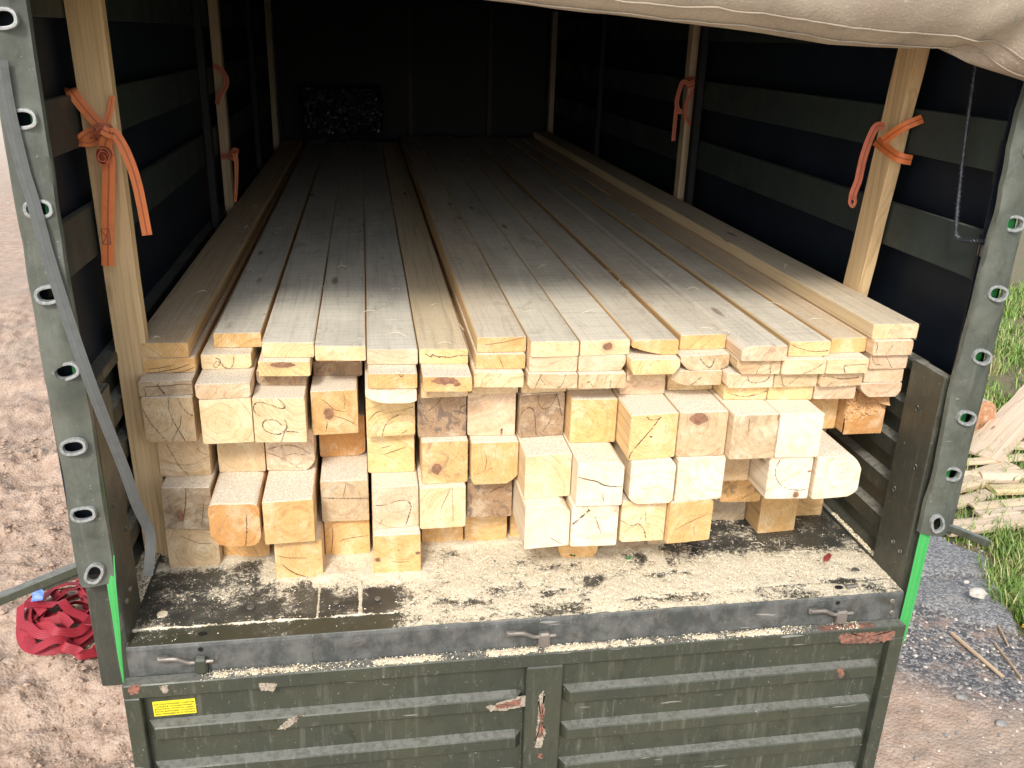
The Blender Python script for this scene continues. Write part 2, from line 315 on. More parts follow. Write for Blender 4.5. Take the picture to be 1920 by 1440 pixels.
def ground_material():
    N = NT('yard_ground', 0.92); P = N.n('TexCoord').outputs['Object']; s = N.n('SeparateXYZ', {0: P}); x, y = s.outputs[0], s.outputs[1]
    n1 = N.noise(P, 1.3, 4, 0.6); n2 = N.noise(P, 9, 5, 0.65); n3 = N.noise(P, 70, 4, 0.7); n4 = N.noise(P, 38, 3, 0.6)
    v = N.n('TexVoronoi', {'Vector': P, 'Scale': 62.0}); vd = v.outputs['Distance']; vc = N.n('SeparateColor', {0: v.outputs['Color']}).outputs[0]
    soil = N.mix(N.ramp(n2, 0.35, 0.65), (0.36, 0.25, 0.18), (0.48, 0.355, 0.27))
    soil = N.mix(N.ramp(n3, 0.5, 0.75, 0, .4), soil, (0.24, 0.15, 0.10)); soil = N.mix(N.ramp(n1, 0.48, 0.66, 0, 0.5), soil, (0.34, 0.27, 0.21))
    soil = N.mix(N.ramp(vc, 0.90, 0.95, 0, 0.35), soil, (0.54, 0.44, 0.35))
    grav = N.mix(N.ramp(vc, 0.25, 0.95), (0.085, 0.085, 0.09), (0.30, 0.285, 0.27)); grav = N.mix(N.ramp(n3, 0.5, 0.7, 0, 0.7), grav, (0.05, 0.052, 0.058))
    grav = N.mix(N.ramp(vc, 0.92, 0.96, 0, 0.7), grav, (0.46, 0.40, 0.34)); grav = N.mix(N.ramp(n2, 0.48, 0.66, 0, 0.65), grav, (0.33, 0.235, 0.18))
    dirt = N.mix(N.ramp(n3, 0.4, 0.65), (0.22, 0.165, 0.11), (0.11, 0.085, 0.055)); dirt = N.mix(N.ramp(n2, 0.42, 0.62, 0, 0.75), dirt, (0.13, 0.16, 0.05))
    # pale trodden soil near the tailgate, gravel band beyond, earth under the grass
    right = N.ramp(x, -0.5, 0.5)
    d = N.math('ADD', N.math('ADD', N.math('MULTIPLY', x, 0.62), N.math('MULTIPLY', y, 0.78)), N.math('MULTIPLY', n2, 0.25))
    r = N.mix(N.ramp(d, 2.15, 2.45), soil, grav); r = N.mix(N.ramp(N.math('ADD', N.math('ADD', x, N.math('MULTIPLY', n2, 0.3)), N.math('MULTIPLY', y, -0.22)), 2.75, 2.95), r, dirt)
    far = N.ramp(N.n('VectorMath', {0: P}, operation='LENGTH').outputs['Value'], 14.0, 30.0)
    k = N.mix(right, soil, r); N.col(N.mix(far, k, N.mix(right, (0.50, 0.42, 0.34), (0.12, 0.14, 0.06))))
    N.bump(N.math('ADD', N.math('MULTIPLY', n3, 0.5), N.math('ADD', N.math('MULTIPLY', n4, 0.7), N.math('MULTIPLY', vd, -0.9))), 0.75, 0.008); return N.m
M_GROUND = ground_material()
gm = MB(); gm.v = gv; gm.f = gf; gm.mi = [0] * len(gf)
go = gm.build('ground', M_GROUND, smooth=True); tag(go, kind='structure')

# loose stones and clods
def lump(mb, c, r, sq=0.7, mi=0):
    b = len(mb.v); a = rnd.random() * 6.28; pts = [(0, 0, 1), (1, 0, 0), (.3, .95, .1), (-.8, .55, -.1), (-.8, -.6, .1), (.3, -.95, 0), (0, 0, -1)]
    for p in pts:
        q = [v * r * (0.7 + 0.6 * rnd.random()) for v in p]; mb.v.append((c[0] + q[0] * math.cos(a) - q[1] * math.sin(a), c[1] + q[0] * math.sin(a) + q[1] * math.cos(a), c[2] + q[2] * sq))
    for i in range(5):
        j = (i + 1) % 5; mb.f.append([b, b + 1 + i, b + 1 + j]); mb.f.append([b + 6, b + 1 + j, b + 1 + i]); mb.mi += [mi, mi]
M_CLOD = plain('dry_clod', (0.47, 0.34, 0.255), (0.33, 0.225, 0.16), 0.95, 60, bump=0.6)
M_STONE = plain('grey_stone', (0.33, 0.31, 0.29), (0.20, 0.19, 0.18), 0.85, 40, bump=0.5)
M_WHITE = plain('pale_stone', (0.66, 0.60, 0.52), (0.52, 0.46, 0.40), 0.85, 40, bump=0.4)
cl = MB()
for i in range(16000):
    x = -1.5 - 2.7 * rnd.random(); y = 0.4 + 4.2 * rnd.random() ** 1.1
    if fbm(x * 1.4, y * 1.4, 12.0, 3) < rnd.random() * 0.7 - 0.3: continue
    r = 0.004 + 0.017 * rnd.random() ** 4; lump(cl, (x, y, gh(x, y) + r * 0.3), r)
tag(cl.build('soil_clod_scatter', M_CLOD), 'dry reddish clods and crumbs scattered over the bare soil left of the truck', 'clods', kind='stuff')
gr = MB()
for i in range(5200):
    x = 1.5 + 1.9 * rnd.random(); y = 0.45 + 2.6 * rnd.random()
    if 0.62 * x + 0.78 * y < 2.2 and rnd.random() > 0.12: continue
    r = 0.003 + 0.010 * rnd.random() ** 3; lump(gr, (x, y, gh(x, y) + r * 0.3), r, 0.7, 0 if rnd.random() < 0.75 else 1)
tag(gr.build('gravel', [M_STONE, M_WHITE]), 'loose grey and pale gravel on the ground right of the tailgate', 'gravel', kind='stuff')
for (x, y, r, lb) in ((2.90, 1.62, 0.062, 'largest white stone lying on the gravel by the broken asphalt'), (2.35, 0.93, 0.036, 'greyish pebble on the pale soil near the tailgate corner'), (2.43, 0.74, 0.034, 'whitish pebble low down on the dark gravel at the right'), (2.93, 1.76, 0.02, 'tiny white pebble just behind the largest white stone')):
    m = MB(); bm = bmesh.new(); bmesh.ops.create_icosphere(bm, subdivisions=2, radius=r)
    for v in bm.verts: v.co *= 0.85 + 0.5 * MN.noise(v.co * 22 + Vector((x * 9, 0, 0))); v.co.z *= 0.5; v.co.y *= 0.7
    m.add([v.co[:] for v in bm.verts], [[v.index for v in f.verts] for f in bm.faces]); bm.free()
    tag(m.build('stone', M_WHITE if 'white' in lb else M_STONE, loc=(x, y, gh(x, y) + r * 0.25 + (0.085 if 'largest' in lb else 0.0)), smooth=True), lb, 'stone', 'loose stones right of the tailgate')

# broken asphalt
def asphalt_mat():
    N = NT('old_asphalt', 0.9); P = N.n('TexCoord').outputs['Object']; v = N.n('TexVoronoi', {'Vector': P, 'Scale': 85.0}); vc = N.n('SeparateColor', {0: v.outputs['Color']}).outputs[0]
    n = N.noise(P, 60, 4, 0.7); a = N.noise(P, 5, 4, 0.6)
    k = N.mix(N.ramp(vc, 0.2, 0.9), (0.15, 0.15, 0.155), (0.34, 0.335, 0.325)); k = N.mix(N.ramp(n, 0.5, 0.7, 0, 0.7), k, (0.11, 0.11, 0.115)); k = N.mix(N.ramp(a, 0.5, 0.7, 0, 0.5), k, (0.36, 0.32, 0.27))
    N.col(k); N.bump(N.math('ADD', n, N.math('MULTIPLY', v.outputs['Distance'], -1)), 0.8, 0.008); return N.m
M_ASPH = asphalt_mat()
def chunk(poly, top, lb):
    n = len(poly); pts = []
    for i in range(n):
        a, b = Vector(poly[i]), Vector(poly[(i + 1) % n])
        for k in range(7):
            p = a.lerp(b, k / 7); q = MN.noise(Vector((p.x * 7, p.y * 7, 1))) * 0.05; nrm = Vector((b.y - a.y, a.x - b.x)).normalized(); pts.append(p + nrm * q)
    c = sum((Vector(p) for p in pts), Vector((0, 0))) / len(pts); m = MB(); rings = []
    for s, dz in ((1.06, -0.12), (1.02, -0.03), (0.985, 0.0), (0.8, 0.008), (0.45, 0.012)):
        b = len(m.v); rings.append(b)
        for p in pts:
            q = c + (p - c) * s; m.v.append((q.x, q.y, top + dz + 0.012 * MN.noise(Vector((q.x * 4, q.y * 4, 6))) * (dz > -.1)))
    k = len(pts)
    for a, b in zip(rings, rings[1:]):
        for i in range(k): m.f.append([a + i, a + (i + 1) % k, b + (i + 1) % k, b + i]); m.mi.append(0)
    m.v.append((c.x, c.y, top + 0.012)); e = len(m.v) - 1
    for i in range(k): m.f.append([rings[-1] + i, rings[-1] + (i + 1) % k, e]); m.mi.append(0)
    return tag(m.build('asphalt_chunk', M_ASPH, smooth=True), lb, 'asphalt', 'broken pieces of old asphalt')
chunk([(2.55, 1.68), (2.98, 1.36), (3.10, 1.62), (3.16, 1.84), (2.72, 1.92)], G + 0.035, 'nearest grey asphalt slab, its curved broken edge bordering the grass')
chunk([(2.30, 1.98), (2.72, 1.95), (3.17, 1.87), (3.26, 2.06), (3.14, 2.36), (2.62, 2.42), (2.25, 2.38)], G + 0.05, 'middle grey asphalt slab between two cracks behind the tailgate corner')
chunk([(2.2, 2.42), (2.62, 2.46), (3.13, 2.40), (3.20, 2.75), (2.9, 3.3), (2.2, 3.3)], G + 0.06, 'farthest grey asphalt slab, partly behind the green strap')

# grass
def grass_mat():
    N = NT('grass_blade', 0.55); P = N.n('TexCoord').outputs['Object']; a = N.noise(P, 2.2, 3, 0.6); b = N.gattr('tone')
    k = N.mix(b, (0.09, 0.19, 0.03), (0.28, 0.42, 0.075)); k = N.mix(N.ramp(b, 0.80, 0.84, 0, 0.85), k, (0.50, 0.43, 0.22)); k = N.mix(N.ramp(a, 0.52, 0.66, 0, 0.7), k, (0.44, 0.40, 0.17))
    N.col(k); N.b.inputs['Subsurface Weight'].default_value = 0.0; return N.m
gs = MB(); tone = []
def in_grass(x, y): return x > 3.02 + max(0, (y - 1.35)) * 0.22 + 0.12 * MN.noise(Vector((x * 4, y * 4, 0)))
cnt = 0
while cnt < 44000:
    y = 1.0 + 7.5 * rnd.random() ** 1.5; x = 2.9 + (0.35 + 0.8 * y) * rnd.random()
    if not in_grass(x, y): continue
    if y > 2.35 and y < 3.6 and x < 5.2 and rnd.random() < 0.72: continue
    if MN.noise(Vector((x * 2.3, y * 2.3, 4))) < rnd.random() * 0.75 - 0.38: continue
    cnt += 1
    h = (0.05 + 0.12 * rnd.random() ** 1.6) * (1.0 + 0.8 * max(0, MN.noise(Vector((x * 1.7, y * 1.7, 9))))); a = rnd.random() * 6.28; w = 0.0022 + 0.0016 * rnd.random(); w *= 1 + 0.12 * y
    lx, ly = math.cos(a) * h * (0.2 + .7 * rnd.random()), math.sin(a) * h * (0.2 + .7 * rnd.random()); px, py = -math.sin(a) * w, math.cos(a) * w; z = gh(x, y) - 0.005; b = len(gs.v)
    gs.v += [(x - px, y - py, z), (x + px, y + py, z), (x + lx * .35 + px * .8, y + ly * .35 + py * .8, z + h * .6), (x + lx * .35 - px * .8, y + ly * .35 - py * .8, z + h * .6), (x + lx, y + ly, z + h * .92)]
    gs.f += [[b, b + 1, b + 2, b + 3], [b + 3, b + 2, b + 4]]; gs.mi += [0, 0]; tone += [rnd.random()] * 5
g_o = gs.build('grass', grass_mat(), smooth=True); at = g_o.data.attributes.new('tone', 'FLOAT', 'POINT'); at.data.foreach_set('value', tone)
tag(g_o, 'green and yellowing grass growing among the offcuts right of the truck', 'grass', kind='stuff')

# far meadow and yard edge are just the ground sheet; logs and offcuts
def wood_props(o, seed=0.5, rx=0.0, rz=0.03, freq=130.0, weather=0.0, dust=0.0, stain=0.0, color=(0.5, 0.36, 0.2)):
    o['seed'] = float(seed); o['rx'] = float(rx); o['rz'] = float(rz); o['ring_freq'] = float(freq); o['weather'] = float(weather); o['dust'] = float(dust); o['stain'] = float(stain)
    if 'knot_a' not in o: o['knot_x'], o['knot_z'], o['knot_a'], o['knot_b'] = 9.0, 9.0, 0.01, 0.01
    o.color = (color[0], color[1], color[2], 1.0); return o
def log(p, d, L, r, lb, cut=(0.52, 0.27, 0.14), bark=(0.52, 0.40, 0.31)):
    t = empty('log', p); tag(t, lb, 'log', 'logs lying in the grass'); t.rotation_euler = Vector(d).to_track_quat('Y', 'Z').to_euler()
    m = MB(); n = 18; K = 10; m_b = plain('peeled_bark', bark, tuple(v * 0.62 for v in bark), 0.85, 12, bump=0.6)
    for i in range(K + 1):
        for k in range(n):
            a = 2 * math.pi * k / n; rr = r * (1 + 0.10 * MN.noise(Vector((math.cos(a), math.sin(a), i * 0.5 + L)))); m.v.append((math.cos(a) * rr, L * i / K, math.sin(a) * rr))
    for i in range(K):
        for k in range(n): m.f.append([i * n + k, i * n + (k + 1) % n, (i + 1) * n + (k + 1) % n, (i + 1) * n + k]); m.mi.append(0)
    m.build('trunk', m_b, t, smooth=True)
    c = MB(); c.v = [(v[0], -0.003 + 0.006 * MN.noise(Vector(v) * 20), v[2]) for v in m.v[:n]] + [(v[0] * .5, -0.008 + 0.01 * MN.noise(Vector(v) * 25), v[2] * .5) for v in m.v[:n]] + [(0, -0.006, 0)]
    for k in range(n): j = (k + 1) % n; c.f += [[k, j, n + j, n + k], [n + k, n + j, 2 * n]]; c.mi += [0, 0]
    o = c.build('cut_end', M_WOOD, t); wood_props(o, r * 7, 0.02, 0.01, 90, color=cut); return t
log((4.53, 3.89, G + 0.155), (-0.30, 1, 0), 2.4, 0.155, 'short thick log whose reddish cut end faces the truck')
log((6.7, 7.2, G + 0.19), (-1, -0.35, 0.0), 3.0, 0.19, 'pinkish peeled log lying far back beside the tarp edge', bark=(0.60, 0.42, 0.36))
log((7.5, 8.3, G + 0.22), (-1, -0.2, 0.0), 3.2, 0.2, 'farthest pale log behind the pinkish one', bark=(0.55, 0.47, 0.38))
def offcut(p0, p1, w, th, lb, z0=0.0, z1=0.0, color=(0.66, 0.52, 0.33), wane=0.0):
    if p0[0] > 3.1: z0 += 0.035; z1 += 0.035; w *= 1.15
    a, b = Vector((p0[0], p0[1], gh(*p0) + z0)), Vector((p1[0], p1[1], gh(*p1) + z1)); L = (b - a).length; n = 10; m = MB()
    prof = [(-w / 2, 0), (w / 2, 0), (w / 2 - wane, th * .6), (w / 4, th), (-w / 4, th), (-w / 2 + wane, th * .6)]; sd = rnd.random() * 50
    for i in range(n + 1):
        ww = 1 + 0.10 * MN.noise(Vector((i * 0.6, sd, 0))); jag = 0.02 * MN.noise(Vector((sd, i, 3)))
        for q, (x, z) in enumerate(prof): m.v.append((x * ww, L * i / n + (0.018 * MN.noise(Vector((q * 2.0, sd, i))) if i in (0, n) else 0), z + jag * .3))
    k = len(prof)
    for i in range(n):
        for q in range(k): m.f.append([i * k + q, i * k + (q + 1) % k, (i + 1) * k + (q + 1) % k, (i + 1) * k + q]); m.mi.append(0)
    m.f += [list(range(k))[::-1], [n * k + q for q in range(k)]]; m.mi += [0, 0]
    o = m.build('wood_offcut', M_WOOD, loc=a); o.rotation_mode = 'QUATERNION'; o.rotation_quaternion = (b - a).to_track_quat('Y', 'Z')
    wood_props(o, sd / 50, 0.0, -0.05, 110, 0.15, 0.0, color=color); return tag(o, lb, 'board', 'offcut boards lying in the grass')
offcut((4.16, 3.36), (5.5, 4.42), 0.26, 0.028, 'widest offcut board leaning over the log, running up to the right', 0.02, 0.14, (0.68, 0.50, 0.36))
offcut((3.92, 3.45), (4.75, 3.95), 0.11, 0.02, 'narrow split offcut lying under the widest board', 0.01, 0.02)
offcut((3.85, 3.28), (4.62, 3.34), 0.085, 0.02, 'uppermost thin pale strip in the row of offcuts below the log', 0.02, 0.01)
offcut((3.62, 2.98), (4.32, 3.22), 0.13, 0.022, 'pale offcut tapering to the right, second strip below the log', 0.02, 0.02)
offcut((3.50, 2.93), (3.90, 3.02), 0.13, 0.05, 'short greyish offcut ending beside the round pale pole', 0.0, 0.0, (0.52, 0.40, 0.27))
offcut((3.50, 2.74), (3.88, 2.86), 0.10, 0.03, 'short brownish offcut under the short greyish one', 0.0, 0.0, (0.50, 0.38, 0.26))
offcut((3.90, 2.87), (5.1, 2.82), 0.12, 0.03, 'yellowish bark-edged board lying in front of the round pale pole', 0.02, 0.02, (0.70, 0.58, 0.28))
offcut((3.60, 2.66), (4.9, 2.70), 0.085, 0.02, 'thin pale board in the middle of the lower offcuts, grass on both sides', 0.02, 0.03)
offcut((3.56, 2.54), (4.8, 2.60), 0.10, 0.025, 'light board just above the lowest offcut near the steel bar', 0.02, 0.02, (0.64, 0.50, 0.38))
offcut((3.22, 2.42), (4.6, 2.50), 0.15, 0.03, 'lowest and longest pinkish board right behind the steel bar', 0.01, 0.02, (0.64, 0.48, 0.36))
offcut((3.75, 3.10), (4.9, 2.98), 0.10, 0.03, 'cream slab with a wavy edge lying just behind the round pale pole', 0.02, 0.03, (0.72, 0.58, 0.40))
offcut((4.3, 3.62), (5.6, 3.35), 0.12, 0.03, 'pale slab farther back at the frame edge beyond the widest board', 0.01, 0.02, (0.68, 0.54, 0.40))
offcut((3.35, 1.80), (3.62, 1.86), 0.04, 0.015, 'small tan stick-like offcut lying in the nearer grass', 0.03, 0.03)
m = MB().tube([(3.93, 3.05, G + .06), (4.3, 2.99, G + .065), (5.1, 2.88, G + .06)], [0.05, 0.052, 0.05], 12)
o = m.build('round_pole', M_WOOD, smooth=False); wood_props(o, 0.3, 4, 0, 60, color=(0.66, 0.55, 0.42)); tag(o, 'round peeled pale pole lying across the offcuts', 'pole')
for (p0, p1, w, lb) in (((2.61, 1.40), (2.66, 1.04), 0.020, 'thickest tan splinter lying on the gravel'), ((2.93, 1.47), (2.86, 1.27), 0.009, 'thin dark twig right of the white stone'), ((2.80, 1.30), (2.75, 1.02), 0.008, 'thin twig right of the thickest splinter')):
    offcut(p0, p1, w, 0.012, lb, 0.012, 0.012, (0.5, 0.34, 0.22))
fl = MB()
for i in range(26):
    a, e = rnd.random() * 6.28, rnd.random() * 1.2; p = (3.03 + 0.022 * math.cos(a) * math.cos(e), 1.36 + 0.022 * math.sin(a) * math.cos(e), gh(3.03, 1.36) + 0.05 + 0.018 * math.sin(e)); lump(fl, p, 0.006)
fl.tube([(3.03, 1.36, gh(3.03, 1.36)), (3.03, 1.36, gh(3.03, 1.36) + 0.05)], 0.002, 5)
tag(fl.build('yellow_flower', plain('yellow_petals', (0.75, 0.42, 0.02), (0.6, 0.3, 0.02), 0.6)), 'small yellow flower at the edge of the gravel', 'flower')

# ---------------------------------------------------------------- measured positions (metres)
TIMBERS = {
 'c1b1': (-1.1598, -0.9972, 0.4054, 0.4049, 0.00, 0.15),
 'c2b1': (-0.9952, -0.8431, 0.4510, 0.4390, 0.00, 0.15),
 'c3b1': (-0.8124, -0.6624, 0.3014, 0.3009, 0.00, 0.15),
 'c4b1': (-0.6604, -0.5113, 0.4133, 0.4064, 0.00, 0.15),
 'c5b1': (-0.5021, -0.3488, 0.2862, 0.2846, 0.00, 0.15),
 'c6b1': (-0.3363, -0.1921, 0.4589, 0.4536, 0.00, 0.15),
 'c7b1': (-0.1882, -0.0402, 0.4496, 0.4476, 0.00, 0.15),
 'c8b1': (-0.0269, 0.1134, 0.4615, 0.4591, 0.00, 0.15),
 'c9b1': (0.1154, 0.2533, 0.3206, 0.3086, 0.00, 0.15),
 'c10b1': (0.2854, 0.4334, 0.3600, 0.3640, 0.00, 0.15),
 'c11b1': (0.4457, 0.5937, 0.3700, 0.3740, 0.00, 0.15),
 'c12b1': (0.7150, 0.8620, 0.5166, 0.5046, 0.00, 0.15),
 'c13b1': (0.8681, 1.0149, 0.4035, 0.4117, 0.00, 0.15),
 'c14b1': (1.0200, 1.1700, 0.5108, 0.5076, 0.00, 0.15),
 'c1b2': (-1.1553, -1.0025, 0.3955, 0.3835, 0.15, 0.15),
 'c2b2': (-0.9958, -0.8411, 0.2725, 0.2617, 0.15, 0.15),
 'c3b2': (-0.8336, -0.6793, 0.2672, 0.2738, 0.15, 0.15),
 'c4b2': (-0.6642, -0.5107, 0.3909, 0.3849, 0.15, 0.15),
 'c5b2': (-0.5009, -0.3513, 0.3255, 0.3332, 0.15, 0.15),
 'c6b2': (-0.3493, -0.2008, 0.3092, 0.3119, 0.15, 0.15),
 'c7b2': (-0.1911, -0.0407, 0.3685, 0.3633, 0.15, 0.15),
 'c8b2': (-0.0349, 0.1115, 0.1511, 0.1610, 0.15, 0.15),
 'c9b2': (0.1135, 0.2629, 0.1515, 0.1447, 0.15, 0.15),
 'c10b2': (0.2749, 0.4230, 0.1602, 0.1584, 0.15, 0.15),
 'c11b2': (0.4250, 0.5738, 0.1339, 0.1455, 0.15, 0.15),
 'c12b2': (0.7000, 0.8460, 0.3827, 0.3707, 0.15, 0.15),
 'c13b2': (0.8500, 0.9950, 0.4500, 0.4540, 0.15, 0.15),
 'c14b2': (1.0000, 1.1150, 0.6200, 0.6240, 0.15, 0.15),
 'c15b2': (1.1200, 1.1900, 1.2000, 1.2000, 0.15, 0.15),
 'c1b3': (-1.1672, -1.0100, 0.4691, 0.4683, 0.30, 0.15),
 'c2b3': (-0.9891, -0.8402, 0.4853, 0.4781, 0.30, 0.15),
 'c3b3': (-0.8380, -0.6809, 0.4817, 0.4700, 0.30, 0.15),
 'c4b3': (-0.6711, -0.5175, 0.5654, 0.5713, 0.30, 0.15),
 'c5b3': (-0.5112, -0.3581, 0.4317, 0.4261, 0.30, 0.15),
 'c6b3': (-0.3398, -0.1926, 0.3334, 0.3370, 0.30, 0.15),
 'c7b3': (-0.1848, -0.0329, 0.3139, 0.3132, 0.30, 0.15),
 'c8b3': (-0.0309, 0.1185, 0.2017, 0.2106, 0.30, 0.15),
 'c9b3': (0.1205, 0.2668, 0.1420, 0.1338, 0.30, 0.15),
 'c10b3': (0.2869, 0.4301, 0.1351, 0.1311, 0.30, 0.15),
 'c11b3': (0.4369, 0.5951, 0.1356, 0.1436, 0.30, 0.15),
 'c12b3': (0.5980, 0.7313, 0.2580, 0.2560, 0.30, 0.15),
 'c13b3': (0.7333, 0.8733, 0.1263, 0.1147, 0.30, 0.15),
 'c14b3': (0.8829, 1.0434, 0.1066, 0.1150, 0.30, 0.15),
 'c15b3': (1.0482, 1.1962, 1.0000, 1.0040, 0.30, 0.15),
 'c1b4': (-1.1825, -1.0300, 0.4112, 0.4046, 0.45, 0.15),
 'c2b4': (-1.0091, -0.8554, 0.3792, 0.3841, 0.45, 0.15),
 'c3b4': (-0.8534, -0.6937, 0.3784, 0.3664, 0.45, 0.15),
 'c4b4': (-0.6809, -0.5355, 0.4178, 0.4228, 0.45, 0.15),
 'c5b4': (-0.5112, -0.3565, 0.3852, 0.3937, 0.45, 0.15),
 'c6b4': (-0.3494, -0.1959, 0.3700, 0.3683, 0.45, 0.15),
 'c7b4': (-0.1925, -0.0390, 0.3678, 0.3558, 0.45, 0.15),
 'c8b4': (-0.0303, 0.1177, 0.3355, 0.3452, 0.45, 0.15),
 'c9b4': (0.1236, 0.2718, 0.2832, 0.2772, 0.45, 0.15),
 'c10b4': (0.2756, 0.4294, 0.1414, 0.1525, 0.45, 0.15),
 'c11b4': (0.4314, 0.5876, 0.1524, 0.1476, 0.45, 0.15),
 'c12b4': (0.5896, 0.7377, 0.1154, 0.1145, 0.45, 0.15),
 'c13b4': (0.7397, 0.8821, 0.1152, 0.1085, 0.45, 0.15),
 'c14b4': (0.9184, 1.0456, 0.3100, 0.3140, 0.45, 0.15),
 'c15b4': (1.0476, 1.1858, 0.2730, 0.2624, 0.45, 0.15),
 'c1p0': (-1.1863, -1.0295, 0.4155, 0.4220, 0.60, 0.05),
 'c2p0': (-1.0159, -0.8545, 0.3777, 0.3827, 0.60, 0.05),
 'c3p0': (-0.8487, -0.6938, 0.4837, 0.4717, 0.60, 0.05),
 'c4p0': (-0.6766, -0.5188, 0.5550, 0.5430, 0.60, 0.05),
 'c5p0': (-0.5111, -0.3558, 0.3034, 0.2914, 0.60, 0.05),
 'c6p0': (-0.3428, -0.1948, 0.3300, 0.3340, 0.60, 0.05),
 'c7p0': (-0.1824, -0.0344, 0.3450, 0.3490, 0.60, 0.05),
 'c8p0': (-0.0259, 0.1220, 0.3450, 0.3490, 0.60, 0.05),
 'c9p0': (0.1240, 0.2720, 0.3550, 0.3590, 0.60, 0.05),
 'c10p0': (0.2843, 0.4315, 0.3102, 0.3023, 0.60, 0.05),
 'c11p0': (0.4472, 0.5994, 0.3286, 0.3249, 0.60, 0.05),
 'c12p0': (0.6014, 0.7413, 0.2381, 0.2261, 0.60, 0.05),
 'c13p0': (0.7433, 0.8895, 0.2255, 0.2135, 0.60, 0.05),
 'c14p0': (0.8951, 1.0338, 0.2172, 0.2098, 0.60, 0.05),
 'c15p0': (1.0526, 1.1942, 0.2172, 0.2143, 0.60, 0.05),
 'c1p1': (-1.1810, -1.0271, 0.4822, 0.4840, 0.65, 0.05),
 'c2p1': (-1.0148, -0.8609, 0.5070, 0.5045, 0.65, 0.05),
 'c3p1': (-0.8338, -0.6755, 0.4306, 0.4186, 0.65, 0.05),
 'c4p1': (-0.6669, -0.5189, 0.5300, 0.5340, 0.65, 0.05),
 'c5p1': (-0.5017, -0.3538, 0.2956, 0.2876, 0.65, 0.05),
 'c6p1': (-0.3395, -0.1924, 0.2600, 0.2480, 0.65, 0.05),
 'c7p1': (-0.1852, -0.0318, 0.2819, 0.2699, 0.65, 0.05),
 'c8p1': (-0.0235, 0.1311, 0.2594, 0.2474, 0.65, 0.05),
 'c9p1': (0.1331, 0.2805, 0.2424, 0.2389, 0.65, 0.05),
 'c10p1': (0.2994, 0.4243, 0.2969, 0.2863, 0.65, 0.05),
 'c11p1': (0.4263, 0.5908, 0.2452, 0.2398, 0.65, 0.05),
 'c12p1': (0.5928, 0.7460, 0.2089, 0.2045, 0.65, 0.05),
 'c13p1': (0.7480, 0.8912, 0.2045, 0.2013, 0.65, 0.05),
 'c14p1': (0.8932, 1.0422, 0.1926, 0.1984, 0.65, 0.05),
 'c15p1': (1.0599, 1.1916, 0.2204, 0.2143, 0.65, 0.05),
 'c1p2': (-1.2069, -1.0417, 0.4855, 0.4779, 0.70, 0.05),
 'c2p2': (-0.9819, -0.8332, 0.5645, 0.5642, 0.70, 0.05),
 'c3p2': (-0.8226, -0.6631, 0.4638, 0.4518, 0.70, 0.05),
 'c4p2': (-0.6601, -0.5047, 0.4196, 0.4076, 0.70, 0.05),
 'c5p2': (-0.5027, -0.3475, 0.3737, 0.3617, 0.70, 0.05),
 'c6p2': (-0.3439, -0.1933, 0.3662, 0.3545, 0.70, 0.05),
 'c7p2': (-0.1760, -0.0236, 0.3079, 0.2982, 0.70, 0.05),
 'c8p2': (-0.0186, 0.1315, 0.2697, 0.2624, 0.70, 0.05),
 'c9p2': (0.1335, 0.2819, 0.2624, 0.2599, 0.70, 0.05),
 'c10p2': (0.2839, 0.4410, 0.2179, 0.2144, 0.70, 0.05),
 'c11p2': (0.4489, 0.6135, 0.2388, 0.2508, 0.70, 0.05),
 'c12p2': (0.6155, 0.7554, 0.1964, 0.1891, 0.70, 0.05),
 'c13p2': (0.7574, 0.8990, 0.1846, 0.1775, 0.70, 0.05),
 'c14p2': (0.9010, 1.0402, 0.1778, 0.1759, 0.70, 0.05),
 'c15p2': (1.0619, 1.1920, 0.2079, 0.2074, 0.70, 0.05),
 'c7p3': (-0.1726, -0.0202, 0.3149, 0.3135, 0.75, 0.05),
 'c8p3': (-0.0170, 0.1325, 0.2614, 0.2603, 0.75, 0.05),
 'c9p3': (0.1357, 0.2930, 0.2601, 0.2654, 0.75, 0.05),
 'c10p3': (0.2968, 0.4444, 0.2553, 0.2541, 0.75, 0.05),
 'c11p3': (0.4621, 0.6147, 0.2931, 0.2973, 0.75, 0.05),
 'c12p3': (0.6167, 0.7611, 0.1778, 0.1715, 0.75, 0.05),
 'c13p3': (0.7838, 0.9192, 0.2088, 0.2036, 0.75, 0.05),
 'c14p3': (0.9317, 1.0548, 0.2278, 0.2334, 0.75, 0.05),
 'c15p3': (1.0568, 1.1913, 0.1939, 0.1932, 0.75, 0.05),
 'c15p4': (1.0548, 1.2075, 0.2093, 0.2066, 0.80, 0.05),
}
